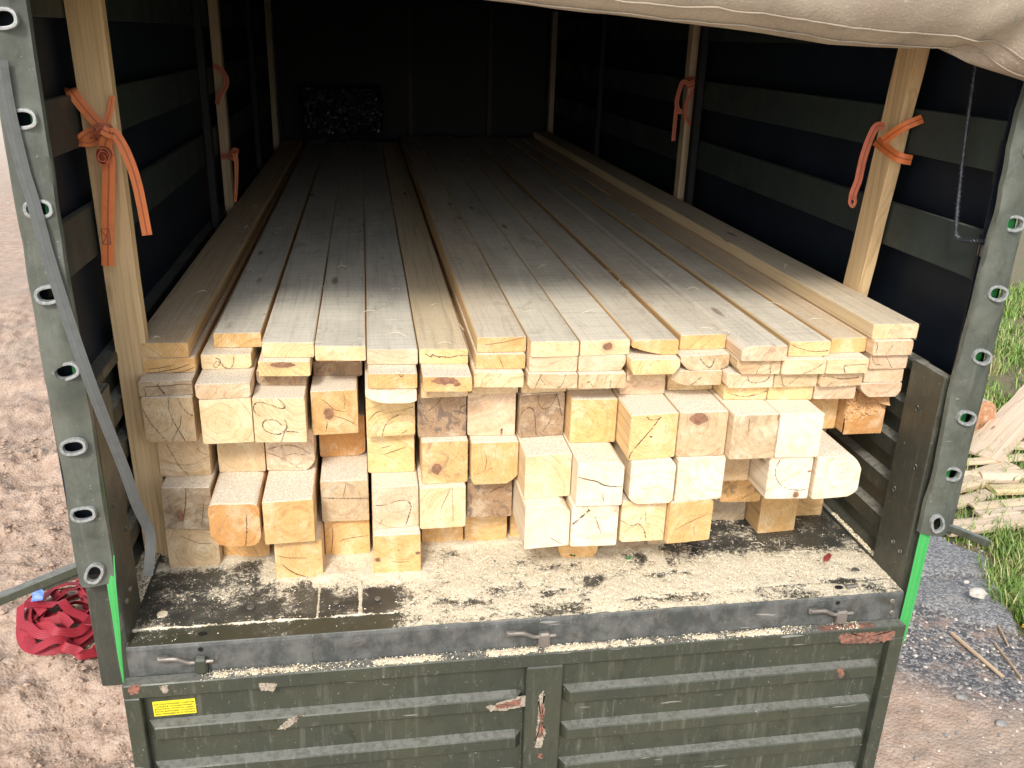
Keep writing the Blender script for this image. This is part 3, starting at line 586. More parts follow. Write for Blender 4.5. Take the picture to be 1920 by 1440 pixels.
PEN = {
 'c1b4': [(0.002, 'd', [(-0.0733, 0.1128), (-0.0587, 0.0718), (-0.0395, 0.0412), (-0.0143, 0.0026)]), (0.002, 'd', [(0.0079, 0.148), (0.0036, 0.11), (0.0177, 0.0576), (0.0416, 0.002)]), (0.002, 'd', [(0.0369, 0.0865), (0.0307, 0.057), (0.0186, 0.0351), (0.0024, 0.0056)]), (0.002, 'd', [(0.0322, 0.148), (0.0431, 0.1159), (0.0575, 0.0969), (0.0729, 0.087)])],
 'c1b3': [(0.002, 'd', [(-0.0491, 0.1171), (-0.0346, 0.0794), (-0.0154, 0.0352), (0.0083, 0.002)]), (0.002, 'd', [(0.042, 0.0994), (0.0541, 0.0831), (0.0736, 0.0724)])],
 'c1p0': [(0.002, 's', [(-0.0628, 0.0326), (0.0012, 0.0323), (0.0467, 0.0362), (0.0764, 0.0333)]), (0.0032, 'd', [(-0.0224, 0.0367), (-0.0023, 0.002)]), (0.0024, 'd', [(-0.0607, 0.0235), (-0.0586, 0.002)])],
 'c1p1': [(0.0024, 's', [(-0.072, 0.002), (-0.0257, 0.0057), (0.0245, 0.0152), (0.062, 0.0288)]), (0.002, 's', [(0.0064, 0.002), (0.0397, 0.0038), (0.074, 0.0175)]), (0.0016, 's', [(-0.0671, 0.0142), (-0.0243, 0.0185), (0.0158, 0.0264)])],
 'c2p1': [(0.0016, 'd', [(-0.0308, 0.037), (-0.0211, 0.033), (-0.0187, 0.0219), (-0.03, 0.0074), (-0.0397, 0.0114), (-0.0317, 0.026), (-0.0187, 0.0219), (-0.0066, 0.0067), (0.0099, 0.0025), (0.0215, 0.0208), (0.023, 0.0392)])],
 'c3b4': [(0.0024, 'd', [(-0.0006, 0.148), (0.0148, 0.1306), (0.0174, 0.1194), (0.0039, 0.1162), (-0.0251, 0.1283), (-0.0574, 0.1368), (-0.0746, 0.1265), (-0.0729, 0.1043), (-0.0576, 0.0889)]), (0.0026, 'd', [(0.0037, 0.0604), (-0.012, 0.0759), (-0.0418, 0.0771), (-0.0528, 0.0626), (-0.0475, 0.0437), (-0.025, 0.0314), (-0.0016, 0.0304), (0.0161, 0.0448), (0.0204, 0.0597), (0.0148, 0.0786)]), (0.0032, 'd', [(0.0157, 0.0392), (0.0559, 0.0356)]), (0.002, 'd', [(0.0123, 0.0374), (-0.0, 0.002)])],
 'c4b4': [(0.0016, 's', [(-0.0435, 0.1258), (-0.0237, 0.11), (-0.0007, 0.0864), (0.0369, 0.0754)]), (0.0016, 'd', [(0.0291, 0.1421), (0.0332, 0.1155), (0.0286, 0.0853)]), (0.0018, 's', [(-0.0017, 0.0635), (0.0222, 0.0549), (0.0461, 0.0424), (0.0699, 0.026)]), (0.0018, 'd', [(-0.0249, 0.0452), (-0.03, 0.0107)])],
 'c3b3': [(0.002, 'd', [(-0.0692, 0.0782), (-0.037, 0.0886), (-0.0017, 0.093), (0.0364, 0.0813), (0.0636, 0.0601)]), (0.002, 'd', [(-0.0736, 0.0664), (-0.0394, 0.0528), (-0.0155, 0.0396), (0.0116, 0.0181), (0.0388, 0.002)]), (0.0016, 'd', [(-0.0145, 0.0557), (0.0141, 0.0623), (0.0457, 0.0569)])],
 'c1b2': [(0.0032, 's', [(-0.0008, 0.148), (0.0002, 0.1298), (-0.0061, 0.0826), (-0.021, 0.0192)]), (0.0016, 's', [(0.056, 0.1149), (0.0454, 0.0555), (0.0379, 0.0115)])],
 'c2b2': [(0.0024, 'd', [(0.037, 0.1115), (0.0354, 0.0688), (0.0307, 0.0297), (0.0269, 0.0022)])],
 'c3b1': [(0.0014, 's', [(-0.0672, 0.0888), (-0.03, 0.078), (0.0287, 0.0739)]), (0.0032, 's', [(-0.0522, 0.0548), (-0.0327, 0.0327), (-0.0059, 0.014), (0.025, 0.0033)])],
 'c1b1': [(0.0014, 's', [(-0.0359, 0.1201), (-0.0068, 0.1017), (0.0229, 0.0873), (0.0574, 0.085)])],
 'c4b2': [(0.002, 'd', [(-0.0686, 0.0892), (-0.0086, 0.0858), (0.0733, 0.0833)]), (0.0016, 's', [(0.006, 0.1437), (-0.0005, 0.1118), (-0.0069, 0.0837)])],
 'c4b1': [(0.002, 's', [(-0.0478, 0.1201), (-0.0479, 0.0777), (-0.0561, 0.014)]), (0.0014, 's', [(-0.0285, 0.0616), (0.0011, 0.0724), (0.0673, 0.0809)])],
 'c5b2': [(0.0028, 'd', [(-0.0636, 0.0874), (-0.0283, 0.0874), (0.0002, 0.0979), (0.0357, 0.0999)]), (0.0028, 'd', [(0.0392, 0.0957), (0.0496, 0.0748), (0.0421, 0.0425), (0.0308, 0.0062)]), (0.0016, 'd', [(-0.0512, 0.0195), (-0.0437, 0.0354)])],
 'c5b1': [(0.0016, 's', [(-0.0199, 0.0508), (0.0086, 0.0475), (0.0374, 0.0476)]), (0.004, 's', [(0.0023, 0.0931), (0.0065, 0.0903)])],
 'c6b2': [(0.0014, 's', [(0.0243, 0.148), (0.0083, 0.1072), (-0.0042, 0.0795), (-0.0078, 0.0594)]), (0.0014, 'd', [(0.0296, 0.148), (0.0317, 0.0856), (0.033, 0.0241)])],
 'c7b2': [(0.002, 's', [(-0.0026, 0.0896), (0.0267, 0.1086), (0.0452, 0.1118)])],
 'c7b3': [(0.0012, 's', [(-0.0379, 0.1202), (-0.0266, 0.0883), (-0.033, 0.0491)]), (0.0012, 'd', [(-0.0616, 0.0386), (-0.033, 0.0491), (-0.0081, 0.0597)])],
 'c5b4': [(0.0024, 's', [(-0.0721, 0.0575), (-0.0472, 0.0832), (-0.0262, 0.09)]), (0.0028, 'd', [(-0.0282, 0.0056), (-0.0206, 0.0324), (-0.0026, 0.0586), (0.0256, 0.0728)]), (0.0024, 'd', [(0.0333, 0.0069), (0.0529, 0.0197)]), (0.0014, 'd', [(0.0188, 0.0846), (0.0504, 0.0929), (0.0714, 0.0959)])],
 'c5b3': [(0.0018, 's', [(-0.0234, 0.0679), (0.0146, 0.0802), (0.0472, 0.0927)]), (0.0013, 's', [(-0.0318, 0.0903), (0.0006, 0.0988)])],
 'c6b4': [(0.0022, 'd', [(-0.0421, 0.0932), (-0.0175, 0.115), (-0.0, 0.1371)]), (0.0022, 'd', [(0.0739, 0.1079), (0.0598, 0.1008), (0.0564, 0.0857), (0.0706, 0.0775)])],
 'c7b4': [(0.004, 'd', [(0.0336, 0.0255), (0.0323, 0.004)])],
 'c8b4': [(0.002, 'd', [(-0.0154, 0.144), (-0.0125, 0.1154), (0.0026, 0.0976), (0.0241, 0.1026), (0.0407, 0.1326), (0.0456, 0.1438), (0.0565, 0.1052), (0.0657, 0.0663)]), (0.002, 'd', [(-0.0688, 0.0868), (-0.0514, 0.1034), (-0.0334, 0.1008), (-0.0236, 0.0774), (-0.0173, 0.0091)]), (0.0016, 'd', [(0.0025, 0.0142), (0.0263, 0.0523)])],
 'c10b4': [(0.002, 'd', [(-0.0259, 0.143), (-0.0164, 0.1334), (0.0046, 0.1326), (0.0215, 0.1393)]), (0.003, 'd', [(0.0179, 0.1402), (-0.01, 0.1001), (-0.0416, 0.0607), (-0.067, 0.0282), (-0.0741, 0.0059)]), (0.0032, 'd', [(-0.0115, 0.078), (-0.0041, 0.0739)])],
 'c12b4': [(0.0014, 's', [(-0.023, 0.1372), (-0.021, 0.0946)])],
 'c9b3': [(0.0036, 's', [(-0.0711, 0.102), (-0.0397, 0.0928), (-0.0113, 0.0856), (0.0106, 0.0729), (0.0427, 0.0674), (0.0711, 0.0658)]), (0.0016, 's', [(0.0092, 0.0422), (0.0146, 0.0147)])],
 'c9b2': [(0.004, 'd', [(-0.0719, 0.0819), (-0.0516, 0.1005), (-0.0247, 0.1265), (-0.0215, 0.1322)]), (0.0016, 's', [(-0.0022, 0.1094), (0.0106, 0.0768), (0.0236, 0.0439)])],
 'c8b2': [(0.0016, 's', [(0.0072, 0.0378), (0.033, 0.02), (0.0498, 0.0068)])],
 'c10b2': [(0.0016, 'd', [(-0.072, 0.0817), (-0.0372, 0.0612), (-0.016, 0.07), (-0.0067, 0.0896)]), (0.0028, 'd', [(-0.016, 0.07), (0.0045, 0.0444), (0.0147, 0.0111)]), (0.0016, 'd', [(0.0063, 0.1089), (0.0098, 0.0684)])],
 'c11b2': [(0.0014, 's', [(-0.0495, 0.0498), (-0.0073, 0.0715), (0.0531, 0.0961)]), (0.0013, 's', [(0.0143, 0.06), (0.0181, 0.0251)])],
 'c13b3': [(0.0024, 'd', [(-0.0396, 0.1361), (-0.0484, 0.1075), (-0.042, 0.0759), (-0.0235, 0.0514), (0.005, 0.036), (0.0433, 0.0319), (0.068, 0.0385)])],
 'c6p2': [(0.002, 'd', [(-0.0576, 0.0358), (-0.039, 0.0245), (-0.0356, 0.0316), (-0.0151, 0.0238), (-0.0048, 0.0254), (0.0191, 0.0229), (0.0466, 0.0295), (0.0733, 0.0287)])],
 'c5p1': [(0.0024, 's', [(0.0205, 0.0475), (0.0253, 0.0395), (0.0337, 0.0471)])],
 'c7p3': [(0.0013, 's', [(-0.0529, 0.0259), (0.0048, 0.0334), (0.0694, 0.0479)])],
 'c7p2': [(0.0014, 's', [(-0.0078, 0.0448), (0.0103, 0.0029)])],
 'c8p1': [(0.002, 'd', [(-0.0338, 0.048), (-0.0448, 0.0251), (-0.0526, 0.0036)]), (0.002, 'd', [(0.0386, 0.0461), (0.0298, 0.0155), (0.0166, 0.002)]), (0.0018, 'd', [(-0.0403, 0.0394), (-0.022, 0.0135)])],
 'c9p1': [(0.002, 'd', [(-0.0466, 0.0216), (-0.0416, 0.0251), (-0.0263, 0.0046)]), (0.0016, 'd', [(0.0265, 0.0266), (0.0245, 0.0048)])],
 'c11p2': [(0.002, 'd', [(-0.0183, 0.0398), (0.0022, 0.0173), (0.0177, 0.0077), (0.0272, 0.0203), (0.0305, 0.0385)])],
 'c11p1': [(0.002, 'd', [(-0.0555, 0.002), (-0.0194, 0.002), (-0.0026, 0.0137), (0.0139, 0.028)])],
 'c12p2': [(0.0018, 'd', [(-0.0055, 0.003), (0.0019, 0.0283), (0.0191, 0.0351)]), (0.0018, 'd', [(0.0333, 0.0365), (0.0401, 0.002)])],
 'c12p1': [(0.002, 'd', [(-0.0089, 0.0392), (-0.0053, 0.0262), (0.014, 0.0181), (0.0463, 0.0227), (0.0626, 0.037)])],
 'c12p0': [(0.002, 'd', [(-0.0561, 0.0249), (-0.0066, 0.0119), (0.0406, 0.0198), (0.068, 0.0319)])],
 'c13p3': [(0.0018, 'd', [(-0.0577, 0.0377), (-0.0343, 0.0281), (0.0003, 0.0182), (0.041, 0.0171), (0.0627, 0.0202)])],
 'c13p2': [(0.0018, 'd', [(-0.0005, 0.003), (0.0304, 0.0167), (0.0634, 0.0396)])],
 'c13p1': [(0.002, 'd', [(-0.0484, 0.0335), (-0.0411, 0.0091), (-0.033, 0.0044)]), (0.002, 'd', [(-0.026, 0.0068), (0.0066, 0.0355)])],
 'c14p2': [(0.0018, 'd', [(0.0611, 0.0309), (0.0019, 0.0289), (-0.0119, 0.0227), (-0.0049, 0.0041)])],
 'c14p1': [(0.0024, 'd', [(-0.0638, 0.0378), (-0.0333, 0.0339), (0.0055, 0.0264), (0.0614, 0.0295)]), (0.0016, 'd', [(-0.0433, 0.0043), (-0.0303, 0.0163)])],
 'c15p3': [(0.0018, 's', [(-0.0619, 0.048), (-0.0546, 0.0298), (-0.058, 0.0079)]), (0.0018, 'd', [(-0.0201, 0.0069), (-0.0032, 0.0359)])],
 'c15p2': [(0.0018, 'd', [(-0.0585, 0.0381), (-0.0454, 0.0191), (-0.0217, 0.0147)]), (0.0022, 'd', [(-0.0115, 0.0405), (0.0149, 0.0032)])],
}
KNOTS = {
 'c4b4': [(-0.0186, 0.0718, 0.0166, 0.0198)],
 'c6p1': [(-0.0097, 0.0357, 0.0383, 0.0123), (0.0286, 0.0255, 0.01, 0.0072)],
 'c11b4': [(-0.017, 0.1279, 0.0286, 0.0201)],
 'c9p3': [(0.0071, 0.029, 0.0157, 0.0135)],
 'c13b3': [(0.0308, 0.0147, 0.0107, 0.0112), (0.0611, 0.0981, 0.0061, 0.0036)],
 'c1b2': [(-0.0244, 0.0517, 0.0117, 0.0239)],
 'c5b1': [(-0.0625, 0.0601, 0.0089, 0.0075), (0.0665, 0.0783, 0.0081, 0.0067)],
 'c12b4': [(0.0703, 0.1373, 0.004, 0.0107)],
 'c3p1': [(-0.0048, 0.0384, 0.0365, 0.0096)],
 'c6b3': [(-0.027, 0.0537, 0.016, 0.0198)],
}
S1 = {'a': [(-1.284, 0.455, 1.477), (-1.267, 0.455, 1.477), (-1.242, 0.455, 1.437), (-1.22, 0.455, 1.407), (-1.197, 0.455, 1.38)], 'b': [(-1.195, 0.455, 1.372), (-1.232, 0.455, 1.371), (-1.268, 0.455, 1.347)], 'b2': [(-1.2, 0.455, 1.36), (-1.233, 0.455, 1.342), (-1.263, 0.455, 1.342)], 'c': [(-1.191, 0.42, 1.382), (-1.174, 0.42, 1.372), (-1.158, 0.42, 1.368), (-1.135, 0.42, 1.313), (-1.118, 0.42, 1.229), (-1.108, 0.42, 1.093)], 'd': [(-1.179, 0.44, 1.363), (-1.193, 0.44, 1.341), (-1.19, 0.44, 1.298), (-1.197, 0.44, 1.24), (-1.21, 0.44, 1.154), (-1.23, 0.44, 1.001)], 'roll': [(-1.194, 0.42, 1.312)], 'e': [(-1.185, 0.47, 1.46), (-1.192, 0.47, 1.431), (-1.206, 0.47, 1.387)]}
S4 = {'a': [(1.205, 0.586, 1.363), (1.205, 0.495, 1.413), (1.262, 0.49, 1.444)], 'b': [(1.205, 0.627, 1.357), (1.205, 0.517, 1.329), (1.26, 0.5, 1.313)], 't': [(1.158, 0.52, 1.415), (1.133, 0.52, 1.414), (1.118, 0.52, 1.383), (1.106, 0.52, 1.326), (1.102, 0.52, 1.278), (1.1, 0.52, 1.242), (1.091, 0.52, 1.206), (1.09, 0.52, 1.18)]}
GREY = [(-1.261, -0.03, 1.569), (-1.261, -0.03, 1.472), (-1.252, -0.03, 1.338), (-1.243, -0.03, 1.274), (-1.235, -0.03, 1.197), (-1.229, -0.03, 1.138), (-1.207, -0.03, 0.985), (-1.185, -0.03, 0.853), (-1.167, -0.01, 0.72), (-1.146, 0.03, 0.548), (-1.138, 0.07, 0.418), (-1.126, 0.11, 0.307), (-1.133, 0.11, 0.234), (-1.147, 0.11, 0.165)]
FLAPZ = [(-0.461, -0.08, 1.735), (-0.22, -0.08, 1.722), (0.019, -0.08, 1.705), (0.274, -0.08, 1.687), (0.447, -0.08, 1.672), (0.627, -0.08, 1.651), (0.752, -0.08, 1.648), (0.894, -0.08, 1.648), (1.005, -0.08, 1.617), (1.146, -0.08, 1.585)]
CHIP = {'a': [(0.975, -0.042, -0.112), (1.172, -0.042, -0.119), (1.164, -0.042, -0.154), (1.104, -0.042, -0.159), (0.987, -0.042, -0.152), (0.972, -0.042, -0.126)], 'b': [(-0.16, -0.042, -0.284), (-0.107, -0.042, -0.267), (-0.049, -0.042, -0.256), (-0.046, -0.042, -0.29), (-0.106, -0.042, -0.3), (-0.148, -0.042, -0.299)], 'c': [(-0.005, -0.042, -0.269), (0.007, -0.042, -0.254), (0.012, -0.042, -0.313), (0.009, -0.042, -0.359), (0.019, -0.042, -0.394), (0.008, -0.042, -0.444), (-0.01, -0.042, -0.442), (-0.005, -0.042, -0.353)], 'd': [(-0.001, -0.042, -0.482), (0.013, -0.042, -0.484), (0.014, -0.042, -0.506), (-0.0, -0.042, -0.504)], 'e': [(0.99, -0.042, -0.254), (1.012, -0.042, -0.252), (1.02, -0.042, -0.285), (1.004, -0.042, -0.292)], 'f': [(0.22, -0.042, -0.257), (0.232, -0.042, -0.252)], 'g': [(-0.795, -0.042, -0.297), (-0.766, -0.042, -0.268), (-0.727, -0.042, -0.256), (-0.755, -0.042, -0.285), (-0.776, -0.042, -0.299)], 'h': [(-1.199, -0.042, -0.102), (-1.166, -0.042, -0.094), (-1.17, -0.042, -0.128), (-1.196, -0.042, -0.129)], 'i': [(-1.113, -0.042, -0.107), (-1.089, -0.042, -0.106), (-1.095, -0.042, -0.132), (-1.108, -0.042, -0.134)], 'j': [(-0.841, -0.042, -0.123), (-0.789, -0.042, -0.132), (-0.798, -0.042, -0.157), (-0.835, -0.042, -0.151)], 'k': [(0.274, -0.042, -0.124), (0.294, -0.042, -0.122)]}
S2S = {'a': [(-1.245, 2.82, 1.473), (-1.212, 2.82, 1.45), (-1.189, 2.82, 1.412), (-1.195, 2.82, 1.367), (-1.228, 2.82, 1.327), (-1.246, 2.82, 1.281)], 'b': [(-1.254, 2.85, 1.011), (-1.205, 2.85, 1.012)], 'k': (-1.178, 2.82, 1.027), 'c': [(-1.177, 2.8, 1.035), (-1.17, 2.8, 0.985), (-1.179, 2.8, 0.872), (-1.192, 2.8, 0.778)]}
S3 = {'k': [(1.206, 2.5, 1.455)], 'w': [(1.224, 2.48, 1.469), (1.194, 2.48, 1.45), (1.162, 2.48, 1.461), (1.149, 2.48, 1.436), (1.137, 2.48, 1.38), (1.137, 2.48, 1.345), (1.156, 2.48, 1.308), (1.17, 2.48, 1.316)], 't': [(1.138, 2.48, 1.334), (1.136, 2.48, 1.297), (1.136, 2.48, 1.16)], 'x': [(1.243, 2.52, 1.428), (1.206, 2.52, 1.36), (1.204, 2.52, 1.286), (1.239, 2.52, 1.236)]}
B5 = {'a': [(1.203, 0.583, 1.364), (1.203, 0.492, 1.413), (1.226, 0.47, 1.432), (1.255, 0.47, 1.444)], 'b': [(1.203, 0.624, 1.358), (1.203, 0.513, 1.329), (1.218, 0.48, 1.32), (1.251, 0.48, 1.315)]}
CABLE = [(1.235, 0.235, 1.66), (1.235, 0.23, 1.606), (1.235, 0.212, 1.425), (1.235, 0.19, 1.276), (1.235, 0.167, 1.156), (1.235, 0.15, 1.135), (1.235, 0.12, 1.132), (1.24, 0.02, 1.152)]


# ---------------------------------------------------------------- the truck
truck = empty('cargo_truck', (0, 0, 0)); tag(truck, 'olive green cargo truck body under a dark tarp, open rear end facing the camera', 'truck')
def part(mb, name, mat, parent=truck, **k): return mb.build(name, mat, parent, **k)
MP = 0.0
def gauss(x, y, cx, cy, sx, sy): return math.exp(-((x - cx) / sx) ** 2 - ((y - cy) / sy) ** 2)
FRONT = {}
for k, t in TIMBERS.items():
    if 'b1' in k: FRONT[k] = (t[0], t[1], min(t[2], t[3]))
def cover(x, y):
    right = 1 / (1 + math.exp(-(x + 0.43 + 0.05 * MN.noise(Vector((y * 9, x, 0)))) / 0.025))
    c = 0.36 * (1 - right) + 0.84 * right
    c += 0.15 * fbm(x * 3.2, y * 3.2, 2, 3) + 0.20 * fbm(x * 11, y * 11, 6, 3)
    ox, oy = x, y; x += 0.030 * MN.noise(Vector((ox * 14, oy * 14, 1))) + 0.02 * MN.noise(Vector((ox * 40, oy * 40, 1))); y += 0.018 * MN.noise(Vector((ox * 14, oy * 14, 5))) + 0.012 * MN.noise(Vector((ox * 40, oy * 40, 7)))
    for (a, b, f) in FRONT.values():
        dx = max(a - 0.02 - x, 0, x - b - 0.02); dy = f - y
        if dx < 0.1 and -0.2 < dy < 0.10 and a < 0.3: c += 0.55 * math.exp(-(dx / 0.03) ** 2) * math.exp(-(max(dy, 0) / 0.028) ** 2)
    if y > 0.21 and -0.68 < x < -0.42: c += 0.6 * min(1, (y - 0.21) / 0.05)
    if x > 0.5 and y > 0.22: c -= 0.45 * min(1, (y - 0.22) / 0.12)  # sawdust thinned to darken the bed where the right-hand beams shade it
    if y < 0.075: c -= (0.22 if x < -0.43 else 0.10) + (0.0 if x < 0.55 else 0.25 * gauss(x, y, 0.98, 0.03, 0.16, 0.03))
    for (cx, cy, sx, sy, a) in ((0.2, .176, .045, .03, .7), (.066, .125, .05, .018, .5), (.39, .34, .03, .10, .55), (.47, .185, .09, .018, .55), (1.03, .085, .07, .012, .8), (-.10, .15, .04, .025, .3), (-.22, .10, .09, .02, .45), (-.30, .38, .10, .05, .35), (-.48, .15, .04, .06, .6), (.14, .30, .12, .05, .4), (-.06, .02, .2, .012, .3), (.47, .06, .3, .01, .3), (1.1, .137, .018, .012, .4), (-.62, .14, .06, .06, .1), (.42, .05, .05, .02, .3)):
        c -= a * gauss(x, y, cx, cy, sx, sy)
    x, y = ox, oy
    if x < -0.43:
        c += 0.35 * gauss(x, y, -1.13, .148, .022, .018) + 0.25 * gauss(x, y, -0.98, .24, .12, .05)
        if abs(y - 0.077 - 0.002 * MN.noise(Vector((x * 30, 0, 0)))) < 0.0042: c += 0.75
        for sx_, w in ((-.671, .0028), (-.547, .005), (-.418, .008)):
            if abs(x - sx_) < w and 0.075 < y < 0.25: c += 0.7
    else:
        if abs(y - 0.077) < 0.004 and x > 0.4: c -= 0.25
    return c
fm = MB(); XS = [-1.2 + 2.4 * i / 460 for i in range(461)]; YS = [0.004 + 0.0052 * i for i in range(105)] + [0.6, 0.8, 1.2, 3, 6.58]
cov = []
for y in YS:
    for x in XS:
        c = cover(x, y) if y < 0.9 else 0.3; cov.append(c)
        n = MN.noise(Vector((x * 70, y * 70, 0))) * 0.5 + MN.noise(Vector((x * 19, y * 19, 3))) * 0.5
        hgt = max(0.0, min(1.0, (c + n * 0.5 - 0.45) * 2)); fm.v.append((x, y, hgt * (0.0028 + 0.010 * min(0.5, max(0.0, c - 1.0)) + 0.0022 * MN.noise(Vector((x * 130, y * 130, 1))) + 0.0045 * max(0, c - 0.7))))
nx = len(XS); fm.f = [(j * nx + i, j * nx + i + 1, (j + 1) * nx + i + 1, (j + 1) * nx + i) for j in range(len(YS) - 1) for i in range(nx - 1)]; fm.mi = [0] * len(fm.f)
def floor_mat():
    N = NT('bed_floor_panel', 0.5); P = N.n('TexCoord').outputs['Object']; c = N.gattr('dust'); s = N.n('SeparateXYZ', {0: P})
    n1 = N.noise(P, 260, 3, 0.75); n2 = N.noise(P, 75, 4, 0.7); n3 = N.noise(P, 18, 4, 0.6); n4 = N.noise(P, 5, 3, 0.6)
    a = N.math('ADD', N.math('MULTIPLY', n1, 0.34), N.math('ADD', N.math('MULTIPLY', n2, 0.42), N.math('MULTIPLY', n3, 0.24)))
    m = N.ramp(N.math('ADD', c, N.math('MULTIPLY', N.math('SUBTRACT', a, 0.5), 3.4)), 0.44, 0.62)
    film = N.ramp(N.math('ADD', c, N.math('MULTIPLY', N.math('SUBTRACT', n3, 0.5), 1.6)), 0.1, 0.9, 0.0, 0.5)
    olive = N.math('MULTIPLY', N.ramp(s.outputs[1], 0.079, 0.076), 1.0)
    base = N.mix(olive, N.mix(N.ramp(n4, .4, .6), (0.032, 0.034, 0.032), (0.058, 0.058, 0.047)), (0.046, 0.047, 0.030)); base = N.mix(film, base, (0.20, 0.19, 0.17))
    fine = N.noise(P, 300, 3, 0.75); dust = N.mix(N.ramp(fine, 0.35, 0.65), (0.50, 0.42, 0.285), (0.85, 0.785, 0.62)); dust = N.mix(N.ramp(n4, 0.45, 0.7, 0, 0.35), dust, (0.78, 0.71, 0.56))
    dust = N.mix(N.ramp(n1, 0.60, 0.68, 0, 0.75), dust, (0.20, 0.15, 0.09))
    N.col(N.mix(m, base, dust)); N.rgh(N.ramp(m, 0, 1, 0.42, 0.95)); N.bump(N.math('ADD', N.math('MULTIPLY', m, 1.2), N.math('MULTIPLY', N.math('MULTIPLY', fine, m), 1.2)), 0.8, 0.0025); return N.m
fo = part(fm, 'bed_floor', floor_mat(), smooth=True); at = fo.data.attributes.new('dust', 'FLOAT', 'POINT'); at.data.foreach_set('value', cov)
part(MB().quad_box(-1.2, 1.2, 0.09, 6.6, -0.06, -0.004), 'floor_board', M_POST, bevel=0.0)
def disc(mb, c, r, h, n=14, axis='z', sq=1.0):
    b = len(mb.v)
    for dz in (0, h):
        for k in range(n):
            a = 2 * math.pi * k / n; p = (r * math.cos(a), r * sq * math.sin(a))
            mb.v.append((c[0] + p[0], c[1] + p[1], c[2] + dz) if axis == 'z' else ((c[0] + p[0], c[1] - dz, c[2] + p[1]) if axis == 'y' else (c[0] + dz, c[1] + p[0], c[2] + p[1])))
    mb.f.append([b + n + k for k in range(n)]); mb.mi.append(0)
    for k in range(n): mb.f.append([b + k, b + (k + 1) % n, b + n + (k + 1) % n, b + n + k]); mb.mi.append(0)
    return mb
for (x, y, r) in ((-1.131, .148, .016), (-.999, .149, .010), (-.876, .154, .012), (-.746, .155, .010), (-.618, .149, .010), (-.492, .154, .010), (1.106, .137, .013), (-.39, .15, .01)):
    disc(MB(), (0, 0, 0), r, 0.004, 16).build('bolt', M_ZINC if r < .015 else M_DUST, fo, (x, y, 0.0015), bevel=0.0012)
for (x, y, r) in ((-.998, .037, .012), (.993, .040, .014)): disc(MB(), (0, 0, 0), r, 0.001, 18, sq=0.7).build('drain_hole', M_HOLE, fo, (x, y, 0.0075 if x > 0 else 0.004))
m = MB(); m.tube([(1.02, .042, .006), (1.06, .044, .007)], 0.008, 8); part(m, 'hook_plate', M_ZINC, fo)
# rear beam and its latches
rb = MB(); K = 60
for i in range(K + 1):
    x = -1.203 + 2.406 * i / K; w = 0.0012 * MN.noise(Vector((x * 5, 0, 0)))
    for (y, z) in ((0.10, -0.001), (0.006, -0.001), (0.0025 + w, -0.0035), (w, -0.012), (w * 1.5, -0.06), (w, -0.104), (0.02, -0.108), (0.10, -0.108)): rb.v.append((x, y, z))
for i in range(K):
    for q in range(8): rb.f.append([i * 8 + q, i * 8 + (q + 1) % 8, (i + 1) * 8 + (q + 1) % 8, (i + 1) * 8 + q]); rb.mi.append(0)
rb.f += [list(range(8))[::-1], [K * 8 + q for q in range(8)]]; rb.mi += [0, 0]
beam = part(rb, 'rear_beam', M_STEEL)
for x in (1.165, 1.172):
    disc(MB(), (0, 0, 0), 0.010, 0.006, 8, 'y').build('bolt', M_ZINC, beam, (x, 0.0, -0.03 if x < 1.17 else -0.075), bevel=0.002)
for x0 in (-1.0, 0.007, 0.985):
    m = MB(); m.quad_box(-0.018, 0.018, -0.027, -0.002, -0.092, -0.040); m.build('latch_bracket', M_ZINC if x0 > 0 else M_GREEN, beam, (x0, 0, 0), bevel=0.006)
    h = MB(); h.tube(spline([(0.036, -0.018, -0.052), (0.0, -0.018, -0.052), (-0.030, -0.019, -0.052), (-0.052, -0.022, -0.040), (-0.070, -0.022, -0.033), (-0.112, -0.020, -0.034)], 5), [0.0065] * 18 + [0.0075] * 8, 10); lo = h.build('latch_handle', M_ZINC, beam, (x0, 0, 0), smooth=True)
    m = MB(); m.quad_box(-0.118, -0.086, -0.024, -0.008, -0.045, -0.026); m.build('latch_tip', M_ZINC, beam, (x0, 0, 0), bevel=0.004)
    if abs(x0) > .5: disc(MB(), (0, 0, 0), 0.0075, 0.0008, 14, 'y').build('bolt_hole', M_HOLE, beam, (x0 - 0.012 * (x0 > 0), -0.0015, -0.022))
